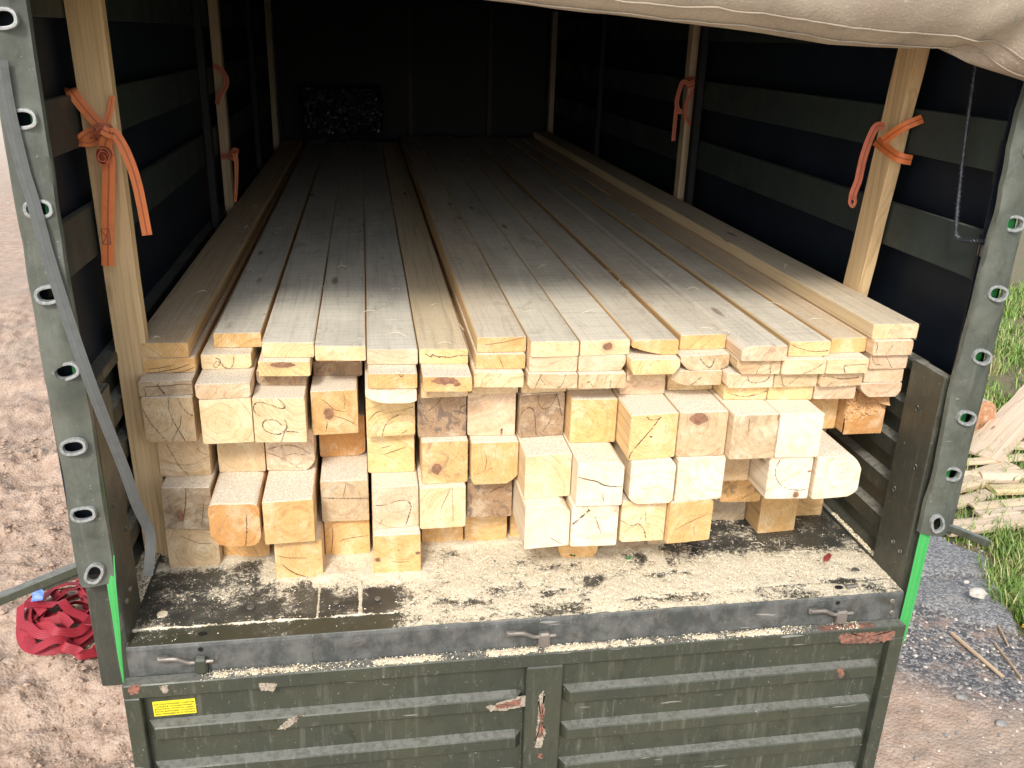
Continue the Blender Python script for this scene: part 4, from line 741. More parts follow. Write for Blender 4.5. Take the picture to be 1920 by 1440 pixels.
# tailgate
tg = empty('tailgate', (0, 0, 0)); tg.parent = truck; TF = -0.042
def rail(x0, x1, z0, z1, y0, y1, nm='frame_rail'):
    m = MB(); m.quad_box(x0, x1, y0, y1, z0, z1); return m.build(nm, M_GREEN, tg, bevel=0.003)
rail(-1.216, 1.206, -0.147, -0.100, TF, -0.001); rail(-1.216, -1.172, -0.98, -0.1475, TF, -0.003); rail(1.160, 1.206, -0.98, -0.1475, TF, -0.003); rail(-0.048, 0.066, -0.94, -0.1475, TF - 0.004, -0.004, 'middle_post'); rail(-1.1715, 1.1595, -0.98, -0.9405, TF, -0.003)
def rib_panel(x0, x1, ztop, per, first):
    prof = [(-0.012, ztop)]; z = first
    while z > -0.85: prof += [(-0.012, z), (-0.037, z - 0.009), (-0.040, z - 0.013), (-0.040, z - 0.050), (-0.037, z - 0.055), (-0.012, z - 0.066)]; z -= per
    prof.append((-0.012, -0.94)); m = MB(); n = len(prof); inset = 0.026
    cols = [x0, x0 + 0.006, x0 + inset] + [x0 + inset + (x1 - x0 - 2 * inset) * i / 24 for i in range(1, 25)] + [x1 - 0.006, x1]
    for ci, x in enumerate(cols):
        for (y, z) in prof:
            yy = -0.012 if (ci < 2 or ci > len(cols) - 3) else y + 0.0016 * MN.noise(Vector((x * 3, z * 6, 2))); m.v.append((x, yy, z))
    for i in range(len(cols) - 1):
        for q in range(n - 1): m.f.append([i * n + q, (i + 1) * n + q, (i + 1) * n + q + 1, i * n + q + 1]); m.mi.append(0)
    b = len(m.v); m.v += [(x0, -0.004, ztop), (x1, -0.004, ztop), (x1, -0.004, -0.94), (x0, -0.004, -0.94)]; m.f.append([b, b + 1, b + 2, b + 3]); m.mi.append(0)
    return m.build('ribbed_panel', M_GREEN, tg)
rib_panel(-1.171, -0.049, -0.148, 0.156, -0.250); rib_panel(0.067, 1.159, -0.148, 0.147, -0.246)
def blob(pts, y, mat, nm, th=0.0005, jag=0.0055, parent=tg):
    P = []; n = len(pts)
    for i in range(n):
        a, b = Vector(pts[i]), Vector(pts[(i + 1) % n]); k = max(2, int((b - a).length / 0.003))
        for j in range(k):
            p = a.lerp(b, j / k); P.append((p.x + jag * MN.noise(Vector((p.x * 150, p.z * 150, 1))), p.z + jag * MN.noise(Vector((p.x * 150, p.z * 150, 7)))))
    m = MB(); n = len(P); c = (sum(p[0] for p in P) / n, sum(p[1] for p in P) / n); m.v = [(p[0], y, p[1]) for p in P] + [(p[0], y - th, p[1]) for p in P] + [(c[0], y - th, c[1])]
    for i in range(n): j = (i + 1) % n; m.f += [[i, j, n + j, n + i], [n + i, n + j, 2 * n]]; m.mi += [0, 0]
    return m.build(nm, mat, parent)
for k, v in CHIP.items():
    if len(v) < 3: continue
    yy = TF - 0.0042 if k in 'cd' else (TF if k in 'ahij' else -0.0405)
    pale = k in 'gij'
    c = Vector((sum(p[0] for p in v) / len(v), 0, sum(p[2] for p in v) / len(v)))
    if k in 'bcg': blob([c + (Vector(p) - c) * 1.18 for p in v], yy, M_CHIPPALE, 'bare_patch')
    blob([c + (Vector(p) - c) * (0.72 if k in 'bcg' else 1) for p in v], yy - (0.001 if k in 'bcg' else 0), M_CHIPPALE if pale else M_CHIP, 'rust_patch', jag=0.006)
for (x, z) in ((.96, -.1003), (1.06, -.1003)):
    m = MB(); m.quad_box(x - .05, x + .04, TF + .004, -0.012, -0.1002, -0.0994); m.build('rust_patch', M_CHIP, tg)
# warning sticker
sm = MB(); sm.quad_box(-0.0595, 0.0595, -0.0008, 0.0, -0.0265, 0.0265, 0)
LINES = ['Для предупреждения о прибытии', 'средней складирования', 'автомобиля с Открытым задним', 'бортом необходимо установить', 'знак аварийной остановки']
for i, tx in enumerate(LINES):
    cu = bpy.data.curves.new('t', 'FONT'); cu.body = tx; cu.align_x = 'CENTER'; cu.size = 0.0088; cu.resolution_u = 2; cu.offset = 0.00012
    to = bpy.data.objects.new('t', cu); COL.objects.link(to); bpy.context.view_layer.update(); me = to.evaluated_get(bpy.context.evaluated_depsgraph_get()).to_mesh()
    wmax = max([abs(v.co.x) for v in me.vertices] + [1e-6]); sx = min(1.0, 0.056 / wmax)
    sm.add([(v.co.x * sx, -0.0011, v.co.y + 0.0135 - i * 0.0088) for v in me.vertices], [list(p.vertices) for p in me.polygons], 1)
    to.to_mesh_clear(); bpy.data.objects.remove(to); bpy.data.curves.remove(cu)
st = sm.build('warning_sticker', [plain('yellow_vinyl', (0.80, 0.70, 0.035), (0.74, 0.62, 0.03), 0.4, 20, bump=0.02), plain('print_ink', (0.10, 0.085, 0.01), None, 0.6)], tg, (-1.089, -0.0122, -0.2115)); st.rotation_euler = (0, R_(-0.6), 0)
# corner posts, side panels, side boards
for s in (-1, 1):
    m = MB(); a, b = sorted((s * 1.200, s * (1.292 if s < 0 else 1.238))); m.quad_box(a, b, 0.026, 0.196 if s > 0 else 0.19, -0.15, 0.735)
    po = part(m, 'corner_post', M_POST, bevel=0.004)
    for (y, z) in ((0.100, 0.13), (0.055, 0.12), (0.07, 0.42), (0.12, 0.60), (0.15, 0.30)):
        disc(MB(), (0, 0, 0), 0.009, 0.006, 8, 'x').build('bolt', M_ZINC if z < .2 else M_POST, po, (s * 1.2 - (0.006 if s > 0 else 0), y, z), bevel=0.002)
    base, pk = (1.250, 1.222) if s > 0 else (1.287, 1.259)
    prof = [(base, 0.69)]
    for zt in (0.585, 0.445, 0.305, 0.165): prof += [(base, zt), (pk, zt - 0.014), (pk, zt - 0.070), (base, zt - 0.088)]
    prof += [(base, 0.035), (pk, 0.012), (pk, -0.06), (base + 0.02, -0.06), (base + 0.03, 0.69)]
    m = MB(); n = len(prof); K = 26
    for i in range(K + 1):
        y = 0.198 + (6.58 - 0.198) * (i / K) ** 1.6
        for (x, z) in prof: m.v.append((s * (x + 0.002 * MN.noise(Vector((y * 2, z * 4, s)))), y, z))
    for i in range(K):
        for q in range(n): m.f.append([i * n + q, i * n + (q + 1) % n, (i + 1) * n + (q + 1) % n, (i + 1) * n + q]); m.mi.append(0)
    m.f += [list(range(n))[::-1], [K * n + q for q in range(n)]]; m.mi += [0, 0]
    sp = part(m, 'side_panel', M_POST)
    m = MB(); a, b = sorted((s * (pk - 0.008), s * (base + 0.02))); m.quad_box(a, b, 0.20, 6.56, 0.691, 0.722); m.build('top_rail', M_GREEN, sp, bevel=0.003)
    m = MB(); a, b = sorted((s * 1.201, s * (pk - 0.001))); m.quad_box(a, b, 0.20, 6.5, -0.04, 0.010); m.build('edge_channel', M_POST, sp, bevel=0.002)
    xi = 1.262 if s > 0 else 1.266
    for (z0, z1) in ((1.66, 1.80), (1.33, 1.468), (1.022, 1.165)):
        m = MB(); K = 24; y0 = 0.075 if s > 0 else 0.06; y1 = 6.55
        for i in range(K + 1):
            y = y0 + (y1 - y0) * i / K; w = 0.003 * MN.noise(Vector((y * 0.7, z0 * 5, s)))
            for (x, z) in ((xi, z0), (xi, z1), (xi + 0.022, z1), (xi + 0.022, z0)): m.v.append((s * x + w, y, z + w))
        for i in range(K):
            for q in range(4): m.f.append([i * 4 + q, i * 4 + (q + 1) % 4, (i + 1) * 4 + (q + 1) % 4, (i + 1) * 4 + q]); m.mi.append(0)
        m.f += [[0, 1, 2, 3], [K * 4 + q for q in (3, 2, 1, 0)]]; m.mi += [0, 0]
        part(m, 'side_board', M_SLAT, bevel=0.0015)
    for y in (2.42, 4.5, 6.45):
        m = MB(); a, b = sorted((s * (xi - 0.004), s * (xi - 0.040))); m.quad_box(a, b, y, y + 0.055, 0.70 if True else 0, 1.90); part(m, 'support_post', M_FRONT, bevel=0.004)
    for (y, z0, z1) in ((0.028, 1.30, 1.42), (0.03, 1.02, 1.155)):
        m = MB(); a, b = sorted((s * (xi - 0.002), s * (xi - 0.010))); m.quad_box(a, b, y, y + 0.055, z0, z1); part(m, 'board_end_plate', M_RUBBER, bevel=0.003)
    if s > 0:
        m = MB(); m.quad_box(1.238, 1.252, 0.03, 0.06, 1.10, 1.135); part(m, 'hook_eye', M_ZINC, bevel=0.003)
# bars that stick out sideways under the tarp
m = MB().tube([(-1.30, 0.035, 0.235), (-1.345, 0.02, 0.215)], 0.012, 8); m.quad_box(-1.56, -1.30, 0.0, 0.030, -0.016, 0.014)
def bar(p0, p1, w, h, nm='drop_arm'):
    a, b = Vector(p0), Vector(p1); L = (b - a).length; m = MB(); m.quad_box(0, L, -w / 2, w / 2, -h / 2, h / 2); m.quad_box(L * 0.02, L * 0.35, -w * 0.2, w * 0.2, -h * 1.05, -h * 0.5)
    o = m.build(nm, M_GREEN, truck, a, bevel=0.003); o.rotation_mode = 'QUATERNION'; o.rotation_quaternion = (b - a).to_track_quat('X', 'Z'); return o
bar((-1.285, 0.03, 0.262), (-1.62, -0.02, 0.150), 0.030, 0.026); bar((1.28, 0.03, 0.238), (1.462, 0.0, 0.168), 0.030, 0.022)
# tarp: cover, rear edge strips with eyelets, rolled-up rear flap
cs = [(-1.306, 0.225), (-1.306, 0.7), (-1.306, 1.3), (-1.306, 1.80), (-1.29, 1.90), (-1.20, 1.965), (-0.6, 2.01), (0, 2.02), (0.6, 2.01), (1.20, 1.965), (1.30, 1.90), (1.338, 1.80), (1.338, 1.3), (1.338, 0.7), (1.336, 0.24)]
csf = []
for a, b in zip(cs, cs[1:]):
    for k in range(4): csf.append((a[0] + (b[0] - a[0]) * k / 4, a[1] + (b[1] - a[1]) * k / 4))
csf.append(cs[-1]); n = len(csf); m = MB(); K = 50
def tw(x, y, z): return 0.012 * MN.noise(Vector((x * 1.5, y * 1.4, z * 2.0))) + 0.005 * MN.noise(Vector((x * 5, y * 5, z * 5)))
for off in (0.0, -0.004):
    for i in range(K + 1):
        y = 0.062 + 6.6 * i / K
        for (x, z) in csf:
            e = tw(x, y, z) * min(1, (y - 0.062) * 4); sx = 1 if x > 0 else -1
            if abs(x) > 1.25 and z < 1.9: m.v.append((x - sx * abs(e) * 0.6 + sx * off, y, z))
            else: m.v.append((x, y, z + e + off - 0.03 * abs(math.sin(y * 1.5))))
N1 = (K + 1) * n
for i in range(K):
    for q in range(n - 1):
        m.f.append([i * n + q, i * n + q + 1, (i + 1) * n + q + 1, (i + 1) * n + q]); m.mi.append(0)
        m.f.append([N1 + i * n + q, N1 + (i + 1) * n + q, N1 + (i + 1) * n + q + 1, N1 + i * n + q + 1]); m.mi.append(1)
for q in range(n - 1):
    for i in (0, K): m.f.append([i * n + q, i * n + q + 1, N1 + i * n + q + 1, N1 + i * n + q]); m.mi.append(0)
cover_o = part(m, 'tarp_cover', [M_TARP, M_TARPIN], smooth=True)
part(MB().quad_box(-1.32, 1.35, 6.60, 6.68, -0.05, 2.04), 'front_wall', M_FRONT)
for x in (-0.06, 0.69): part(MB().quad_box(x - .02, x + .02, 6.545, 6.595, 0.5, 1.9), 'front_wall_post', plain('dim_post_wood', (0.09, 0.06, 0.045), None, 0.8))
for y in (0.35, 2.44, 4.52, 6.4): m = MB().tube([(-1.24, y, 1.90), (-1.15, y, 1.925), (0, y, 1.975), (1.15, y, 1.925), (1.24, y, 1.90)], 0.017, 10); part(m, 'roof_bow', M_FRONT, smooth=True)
EYE = {-1: [(-1.247, 1.652, 8), (-1.242, 1.445, 5), (-1.238, 1.245, 4), (-1.243, 1.043, 12), (-1.235, .845, 18), (-1.246, .641, 10), (-1.250, .445, 8), (-1.247, .262, 62)],
       1: [(1.283, 1.60, -6), (1.282, 1.402, -4), (1.281, 1.205, -6), (1.273, 1.008, -14), (1.271, .816, -20), (1.268, .622, -18), (1.265, .433, -16), (1.248, .263, -70)]}
def oval(cx, cz, a, w, h, n=22):
    out = []
    for k in range(n):
        t = 2 * math.pi * k / n; c, s_ = math.cos(t), math.sin(t)
        x = math.copysign(abs(c) ** 0.82, c) * w / 2; z = math.copysign(abs(s_) ** 0.78, s_) * h / 2
        out.append((cx + x * math.cos(a) - z * math.sin(a), cz + x * math.sin(a) + z * math.cos(a)))
    return out
def strip_y(s, ax, z):
    t = (abs(ax) - 1.205) / 0.12; return -0.006 - 0.012 * math.sin(max(0, min(1, t * 1.15)) * math.pi) + 0.014 * MN.noise(Vector((ax * 12, z * 4.2, s))) + 0.012 * (0.2 - abs(MN.noise(Vector((ax * 16 + z * 3, z * 6, s + 5)))))
def strip_x(s, t, z):
    inn = (1.203 + 0.014 * max(0, z - 0.3) * (s > 0)) if s > 0 else (1.198 + 0.0 * z)
    wd_ = 0.094 if s > 0 else 0.104
    if s > 0 and z < 0.42: wd_ += 0.006
    return inn + wd_ * t + 0.006 * MN.noise(Vector((t, z * 4.5, s * 3))) * (t > 0.5)
for s in (-1, 1):
    m = MB(); NZ = 110; tt = [0, .03, .12, .25, .4, .55, .7, .82, .92, 1.0]; zz0 = 0.222 if s < 0 else 0.225
    rows = []
    for j in range(NZ + 1):
        z = zz0 + (1.90 - zz0) * j / NZ; row = []
        for t in tt:
            x = strip_x(s, t, z); y = strip_y(s, x, z) + (0.012 if t == 0 else 0) + (0.006 * max(0, (t - 0.8) / 0.2) if s > 0 else 0.035 * max(0, (t - .85) / .15)); row.append((s * x, y, z - (0.016 * t if j < 3 and s > 0 else 0)))
        row.append((s * (1.305 if s < 0 else 1.347 + 0.006 * MN.noise(Vector((z * 5, 1, 1)))), 0.06 if s < 0 else 0.034, z)); rows.append(row)
    nn = len(rows[0])
    for off in (0, 0.003):
        for row in rows:
            for (x, y, z) in row: m.v.append((x, y + off, z))
    NN = (NZ + 1) * nn
    for j in range(NZ):
        for q in range(nn - 1):
            a = j * nn + q; m.f.append([a, a + 1, a + nn + 1, a + nn]); m.f.append([NN + a, NN + a + nn, NN + a + nn + 1, NN + a + 1]); m.mi += [0, 0]
        a = j * nn; m.f.append([a, a + nn, NN + a + nn, NN + a]); a = j * nn + nn - 1; m.f.append([a, NN + a, NN + a + nn, a + nn]); m.mi += [0, 0]
    for q in range(nn - 1):
        for j in (0, NZ): a = j * nn + q; m.f.append([a, NN + a, NN + a + 1, a + 1]); m.mi.append(0)
    a_, b_ = sorted((s * (1.213 if s < 0 else 1.236), s * (1.300 if s < 0 else 1.330))); part(MB().quad_box(a_, b_, 0.046, 0.050, 0.75, 1.88), 'tarp_hem', M_TARPIN); part(MB().quad_box(a_ if s < 0 else 1.245, b_, 0.040 if s > 0 else 0.020, 0.044 if s > 0 else 0.024, 0.236, 0.7495), 'tarp_hem', M_TARPIN)
    so_ = part(m, 'tarp_edge', M_TARP, smooth=True)
    def eo(s, cx, cz):
        t = (abs(cx) - strip_x(s, 0, cz)) / (strip_x(s, 1, cz) - strip_x(s, 0, cz)); return 0.0 if s > 0 else 0.035 * max(0, (t - .85) / .15)
    cut = MB()
    for (cx, cz, an) in EYE[s]:
        pts = oval(cx, cz, R_(an), 0.050, 0.031); b = len(cut.v); k = len(pts); cut.v += [(p[0], -0.06, p[1]) for p in pts] + [(p[0], 0.06, p[1]) for p in pts]
        cut.f += [[b + i, b + (i + 1) % k, b + k + (i + 1) % k, b + k + i] for i in range(k)] + [[b + i for i in range(k)][::-1], [b + k + i for i in range(k)]]; cut.mi += [0] * (k + 2)
    co = cut.build('cutter', M_TARP); mod = so_.modifiers.new('holes', 'BOOLEAN'); mod.operation = 'DIFFERENCE'; mod.solver = 'EXACT'; mod.object = co
    bpy.context.view_layer.update(); me2 = bpy.data.meshes.new_from_object(so_.evaluated_get(bpy.context.evaluated_depsgraph_get())); so_.modifiers.clear(); so_.data = me2; bpy.data.objects.remove(co)
    for (cx, cz, an) in EYE[s]:
        m = MB(); k = 22; prof = [(0.048, 0.029, 0.009), (0.050, 0.031, -0.0018), (0.056, 0.037, -0.0026), (0.064, 0.045, -0.0018), (0.067, 0.048, 0.009)]
        for (w, h, y) in prof:
            for p in oval(0, 0, R_(an), w, h): m.v.append((p[0], y, p[1]))
        for j in range(len(prof) - 1):
            for i in range(k): m.f.append([j * k + i, j * k + (i + 1) % k, (j + 1) * k + (i + 1) % k, (j + 1) * k + i]); m.mi.append(0)
        m.build('eyelet', M_RING, so_, (cx, strip_y(s, cx, cz) - 0.0055 + eo(s, cx, cz), cz), smooth=True)
# rolled-up rear flap sagging from the roof edge
FZ = [(-1.45, 1.80), (-1.0, 1.775)] + [(p[0], p[2]) for p in FLAPZ] + [(1.30, 1.545), (1.45, 1.53)]
def fz(x):
    for a, b in zip(FZ, FZ[1:]):
        if x <= b[0]: t = (x - a[0]) / (b[0] - a[0]); return a[1] + (b[1] - a[1]) * t
    return FZ[-1][1]
m = MB(); NU, prof = 260, [(0.07, .13), (0.02, .05), (-0.03, .012), (-0.06, .001), (-0.085, .0), (-0.115, .006), (-.15, .03), (-.185, .075), (-.205, .13), (-.21, .20), (-.19, .27), (-.14, .33), (-.06, .38), (.06, .42)]
import itertools
for off in (0.0, 0.004):
    for i in range(NU + 1):
        x = -1.43 + 2.86 * i / NU
        for q, (y, dz) in enumerate(prof):
            s_ = q / (len(prof) - 1); w = 0.026 * MN.noise(Vector((x * 2.6, s_ * 3.0, 1))) + 0.030 * (0.22 - abs(MN.noise(Vector((x * 3.2 + s_ * 2.0, s_ * 2.6, 4))))) + 0.013 * (0.2 - abs(MN.noise(Vector((x * 8 - s_ * 5, s_ * 7.0, 9))))) + 0.004 * MN.noise(Vector((x * 22, s_ * 16, 2)))
            w *= min(1, max(0, (q - 3) / 3)); cusp = 0.05 * math.exp(-((x - 0.975 - (s_ - .35) * 0.5) / 0.06) ** 2) * (0.15 < s_ < 0.75) * (1 - abs(s_ - .4) * 2.5 if abs(s_ - .4) < .4 else 0)
            z = fz(x) + dz + w * 0.4 + cusp * 0.7; z = min(z, 2.03 + 0.02 * s_); m.v.append((x, y - w * 0.9 + cusp * 0.9 - 0.02 * max(0, x - .9) + off * (1 if s_ < .9 else 0), z + off))
L = len(prof); N1 = (NU + 1) * L
for i in range(NU):
    for q in range(L - 1): a = i * L + q; m.f.append([a, a + 1, a + L + 1, a + L]); m.f.append([N1 + a, N1 + a + L, N1 + a + L + 1, N1 + a + 1]); m.mi += [0, 0]
    a = i * L; m.f.append([a, a + L, N1 + a + L, N1 + a]); m.mi.append(0)
fp = part(m, 'tarp_flap', M_FLAP, smooth=True)
for q, dq in ((5, .003), (6, .0035)):
    MB().tube([(m.v[i * L + q][0], m.v[i * L + q][1] - dq, m.v[i * L + q][2] - .001) for i in range(0, NU + 1)], 0.0016, 5).build('hem_seam', M_FLAP, fp, smooth=True)
# chassis and wheels, out of the picture but carrying the bed
for x in (-0.42, 0.42): part(MB().quad_box(x - .04, x + .04, 0.12, 6.9, -0.38, -0.16), 'chassis_beam', M_RUBBER)
for y in (0.4, 1.6, 2.8, 4.0, 5.2, 6.4): part(MB().quad_box(-1.18, 1.18, y, y + .07, -0.158, -0.062), 'cross_member', M_POST)
for y in (1.7, 5.4):
    for s in (-1, 1):
        m = MB(); k = 32
        for (x, r) in ((-.14, .30), (-.15, .47), (-.11, .53), (.11, .53), (.15, .47), (.14, .30)):
            for i in range(k): a = 2 * math.pi * i / k; m.v.append((x, r * math.cos(a), r * math.sin(a)))
        for j in range(5):
            for i in range(k): m.f.append([j * k + i, j * k + (i + 1) % k, (j + 1) * k + (i + 1) % k, (j + 1) * k + i]); m.mi.append(0)
        w = m.build('wheel', M_RUBBER, truck, (s * 1.0, y, G + 0.52), smooth=True)
        m = MB().tube([(-.10, 0, 0), (.10, 0, 0)], .30, 24); m.tube([(.08, 0, 0), (.13, 0, 0)], .10, 16); m.build('rim', M_GREEN, w)
# hanging grey webbing of the tarp, green tie straps
m = MB(); ribbon(m, GREY, 0.028, (0.25, -1, 0.1), 0.002, 6); tag(m.build('grey_strap', M_GREYW), 'long grey webbing strap hanging across the left tarp eyelets', 'strap')
m = MB(); ribbon(m, [(-1.220, 0.022, 1.9), (-1.219, 0.020, 1.2), (-1.215, 0.020, 0.6), (-1.213, 0.010, 0.3)], 0.030, (0, -1, 0), 0.002, 8); ribbon(m, [(-1.211, 0.008, 0.30), (-1.210, -0.008, 0.215), (-1.212, -0.012, 0.09), (-1.216, -0.014, -0.02), (-1.218, -0.010, -0.118)], 0.030, (0, -1, 0), 0.002, 6, w2=0.004)
tag(m.build('green_strap', M_STRAP), 'green tension strap tapering to a point at the left corner post', 'strap', 'green straps at the tarp corners')
m = MB(); ribbon(m, [(1.291, 0.024, 1.9), (1.288, 0.024, 1.2), (1.281, 0.024, 0.8), (1.272, 0.023, 0.5), (1.246, 0.016, 0.28), (1.227, -0.004, 0.20), (1.222, -0.010, 0.05), (1.217, -0.012, -0.12), (1.216, -0.005, -0.2)], 0.038, (0, -1, 0), 0.002, 8)
tag(m.build('green_strap', M_STRAP), 'bright green strap of even width hanging down at the right corner post', 'strap', 'green straps at the tarp corners')

# ---------------------------------------------------------------- timber load
TONE = {k: srgb(*v)[:3] for k, v in dict(T=(.81, .71, .56), C=(.90, .80, .63), O=(.86, .695, .455), D=(.81, .60, .35), Y=(.895, .77, .54), B=(.64, .53, .41), P=(.86, .745, .615), W=(.935, .88, .775), G=(.70, .62, .51)).items()}
WORD = dict(T='tan', C='cream', O='orange-toned', D='deep orange', Y='yellowish', B='weathered brown', P='pinkish', W='chalky white', G='greyish')
COLS = {'b1': 'TOOOOOOOOG GOOO'.replace(' ', 'T'), 'b2': 'GDOTPCBWWCOOOOO', 'b3': 'TTPDYOOCWWWTWWO', 'b4': 'TCCOYBPBOYTTWOD',
        'p0': 'GPBBWCCCCPCYYPP', 'p1': 'OCYBOOCTTTTPTTP', 'p2': 'OOCCPYOPPYTTCCP', 'p3': 'CCCCCCOCCOOPYOP', 'p4': 'C' * 15}
CHAMF = {'c2b2': dict(tl=(.022, .022), tr=(.022, .02), bl=(.05, .045), br=(.035, .04)), 'c3b3': dict(br=(.03, .035)), 'c4b3': dict(br=(.03, .02)), 'c7b3': dict(br=(.035, .03), bl=(.01, .02)),
    'c9b1': dict(bl=(.025, .05), br=(.03, .05)), 'c10b3': dict(bl=(.03, .022), br=(.012, .012), tr=(.015, .02)), 'c9b3': dict(tr=(.016, .016)), 'c8b2': dict(tr=(.03, .03)),
    'c14b3': dict(tr=(.045, .05), br=(.032, .022)), 'c1b1': dict(tr=(.02, .02), br=(.015, .015)), 'c3b1': dict(tr=(.03, .02)), 'c11b2': dict(tr=(.012, .012)), 'c1b4': dict(bl=(.012, .012)), 'c10b2': dict(bl=(.01, .01)),
    'c10p3': dict(bl=(.10, .028)), 'c11p2': dict(bl=(.035, .034), br=(.02, .012)), 'c12p2': dict(bl=(.02, .025)), 'c5p0': dict(bl=(.05, .022), br=(.03, .008)), 'c12p1': dict(bl=(.012, .014)), 'c8p1': dict(bl=(.012, .012)),
    'c15p0': dict(bl=(.035, .032), br=(.015, .02)), 'c9p2': dict(br=(.014, .026)), 'c10p2': dict(bl=(.012, .034), br=(.02, .026)), 'c12p3': dict(tl=(.028, .016)), 'c11p1': dict(bl=(.05, .02)), 'c3p0': dict(bl=(.012, .016)), 'c14p1': dict(bl=(.008, .01)), 'c2p1': dict(br=(.012, .01)), 'c8p0': dict(), 'c2p0': dict(bl=(.01, .012), br=(.006, .008)), 'c13p0': dict()}
RINGC = {'c1b4': (-.06, .10), 'c3b1': (.03, .10), 'c2b2': (0, .078), 'c3b2': (.02, .075), 'c13b4': (.0, .058), 'c13b1': (.005, .075), 'c11b4': (.0, .10), 'c4b2': (-.01, .085), 'c1b3': (-.01, .18), 'c1b1': (.03, .06), 'c4b4': (-.02, .08),
         'c7b3': (-.11, .10), 'c10b2': (.0, -.02), 'c5b4': (.03, -.03), 'c8b2': (-.01, .05), 'c9b3': (-.02, .03), 'c8b3': (-.09, .02), 'c11b3': (.07, .12), 'c5b1': (.02, .19)}
FREQ = {'c2b2': 190, 'c3b2': 190, 'c1b4': 230, 'c13b1': 210, 'c13b4': 170, 'c2b4': 90, 'c7b4': 50, 'c9b4': 40}
STAIN = {'c6b4': .9, 'c8b4': .55, 'c7b2': .75, 'c6b3': .45, 'c1b2': .5, 'c3p0': .7, 'c1p0': .35, 'c12b4': .3, 'c4p0': .6, 'c4b2': .25, 'c3b3': .3, 'c12b2': .6, 'c9b2': .2, 'c10b4': .1, 'c11p2': .3, 'c12p3': .35, 'c15p4': .25}
RANK = ['leftmost', 'second from the left', 'third from the left', 'fourth from the left', 'fifth from the left', 'sixth from the left', 'seventh from the left', 'middle', 'seventh from the right', 'sixth from the right', 'fifth from the right', 'fourth from the right', 'third from the right', 'second from the right', 'rightmost']
LOOK = {'c2b2': 'protruding orange beam end with rounded corners and clear rings', 'c3b2': 'protruding orange beam end with fine concentric rings', 'c5b1': 'orange beam end standing lowest and foremost with a small dark dot', 'c3b1': 'orange beam end with a curved split, foremost of the lowest beams at the left',
    'c9b1': 'round-cornered orange beam peeping out under the white beams', 'c13b1': 'orange beam end with full rings, foremost at the lower right', 'c15b4': 'deep orange beam with a torn splintered end at the far right', 'c13b3': 'white beam end with a dark circle stain and a small knot',
    'c14b3': 'chalky white beam with cut corners, rightmost of the protruding ones', 'c13b4': 'pale beam end with bold round rings at the upper right', 'c11b4': 'tan beam end with a large dark knot beside the diagonal line', 'c10b4': 'yellow beam end crossed by a dark diagonal line', 'c9b4': 'plain smooth orange beam end without marks',
    'c6b4': 'weathered brown beam end with diagonal grain', 'c7b4': 'smooth pinkish cream beam end with a short black tick at its foot', 'c8b4': 'brown beam end with a pen-drawn zigzag curve', 'c4b4': 'orange beam end with a round dark knot', 'c3b4': 'cream beam end with pen-written loops', 'c1b4': 'tan beam end with rings and crossing pen lines',
    'c2b4': 'blank cream beam end beside the one with pen loops', 'c9b3': 'white beam end with a jagged horizontal crack', 'c8b3': 'cream protruding beam end above the lowest white one', 'c10b3': 'white beam end with three cut corners', 'c11b3': 'white beam end with a rounded tan patch', 'c8b2': 'white protruding beam end, lowest of the white ones',
    'c9b2': 'white and tan beam end with a diagonal knot streak', 'c10b2': 'cream beam end with a branching dark crack', 'c11b2': 'orange beam end with a thin diagonal check', 'c6b3': 'orange beam end with dark mottled stains', 'c7b3': 'yellow-orange beam end with arching rings and a cut lower corner', 'c4b3': 'dark orange beam set back in shade under the knot beam',
    'c5b2': 'pinkish beam end with a pen-drawn hook curve', 'c6b2': 'cream beam end with a thin curved check and a dotted line', 'c7b2': 'brown streaked beam end below the arching-ring beam', 'c4b2': 'tan beam end with a ring stain crossed by a dotted line', 'c1b2': 'greyish beam end, half dark bark, half pale wood', 'c1b3': 'tan beam end with a long diagonal pen line',
    'c3b3': 'pinkish beam end with a pen-drawn eye shape', 'c5b4': 'yellow beam end with a dashed arc', 'c5b3': 'yellow beam end with two faint slanting checks', 'c12b4': 'tan beam end with a short top check, left of the bold rings', 'c1b1': 'tan beam end on the floor beside the wooden stake',
    'c6p2': 'topmost plank with a row of scribbled ink on its end', 'c6p1': 'plank end with a large dark purple knot', 'c5p1': 'plank end with a small ink tick', 'c9p3': 'topmost plank with a ringed knot on its end', 'c10p3': 'topmost plank with a curved underside', 'c1p2': 'topmost plank lying apart at the left edge of the load', 'c15p4': 'highest plank of the load at the right edge',
    'c3p1': 'plank end with a half-moon of darker wood', 'c2p1': 'plank end with a small pen loop and arc', 'c12p3': 'topmost plank with a rough reddish end sticking forward', 'c5p0': 'whitish plank end with a curved lower edge', 'c11p2': 'plank end with a pen-drawn V', 'c1p1': 'plank end with slanting dark cracks', 'c2p2': 'topmost plank set back, second from the left, grey on top',
    'c12p0': 'plank end with a dark half-round of bark', 'c15p0': 'lowest plank at the right edge with a rounded underside', 'c14p2': 'plank end with a pen-drawn hook near the right edge', 'c8p1': 'plank end with several pen strokes'}
timber = {}
bcount = {}
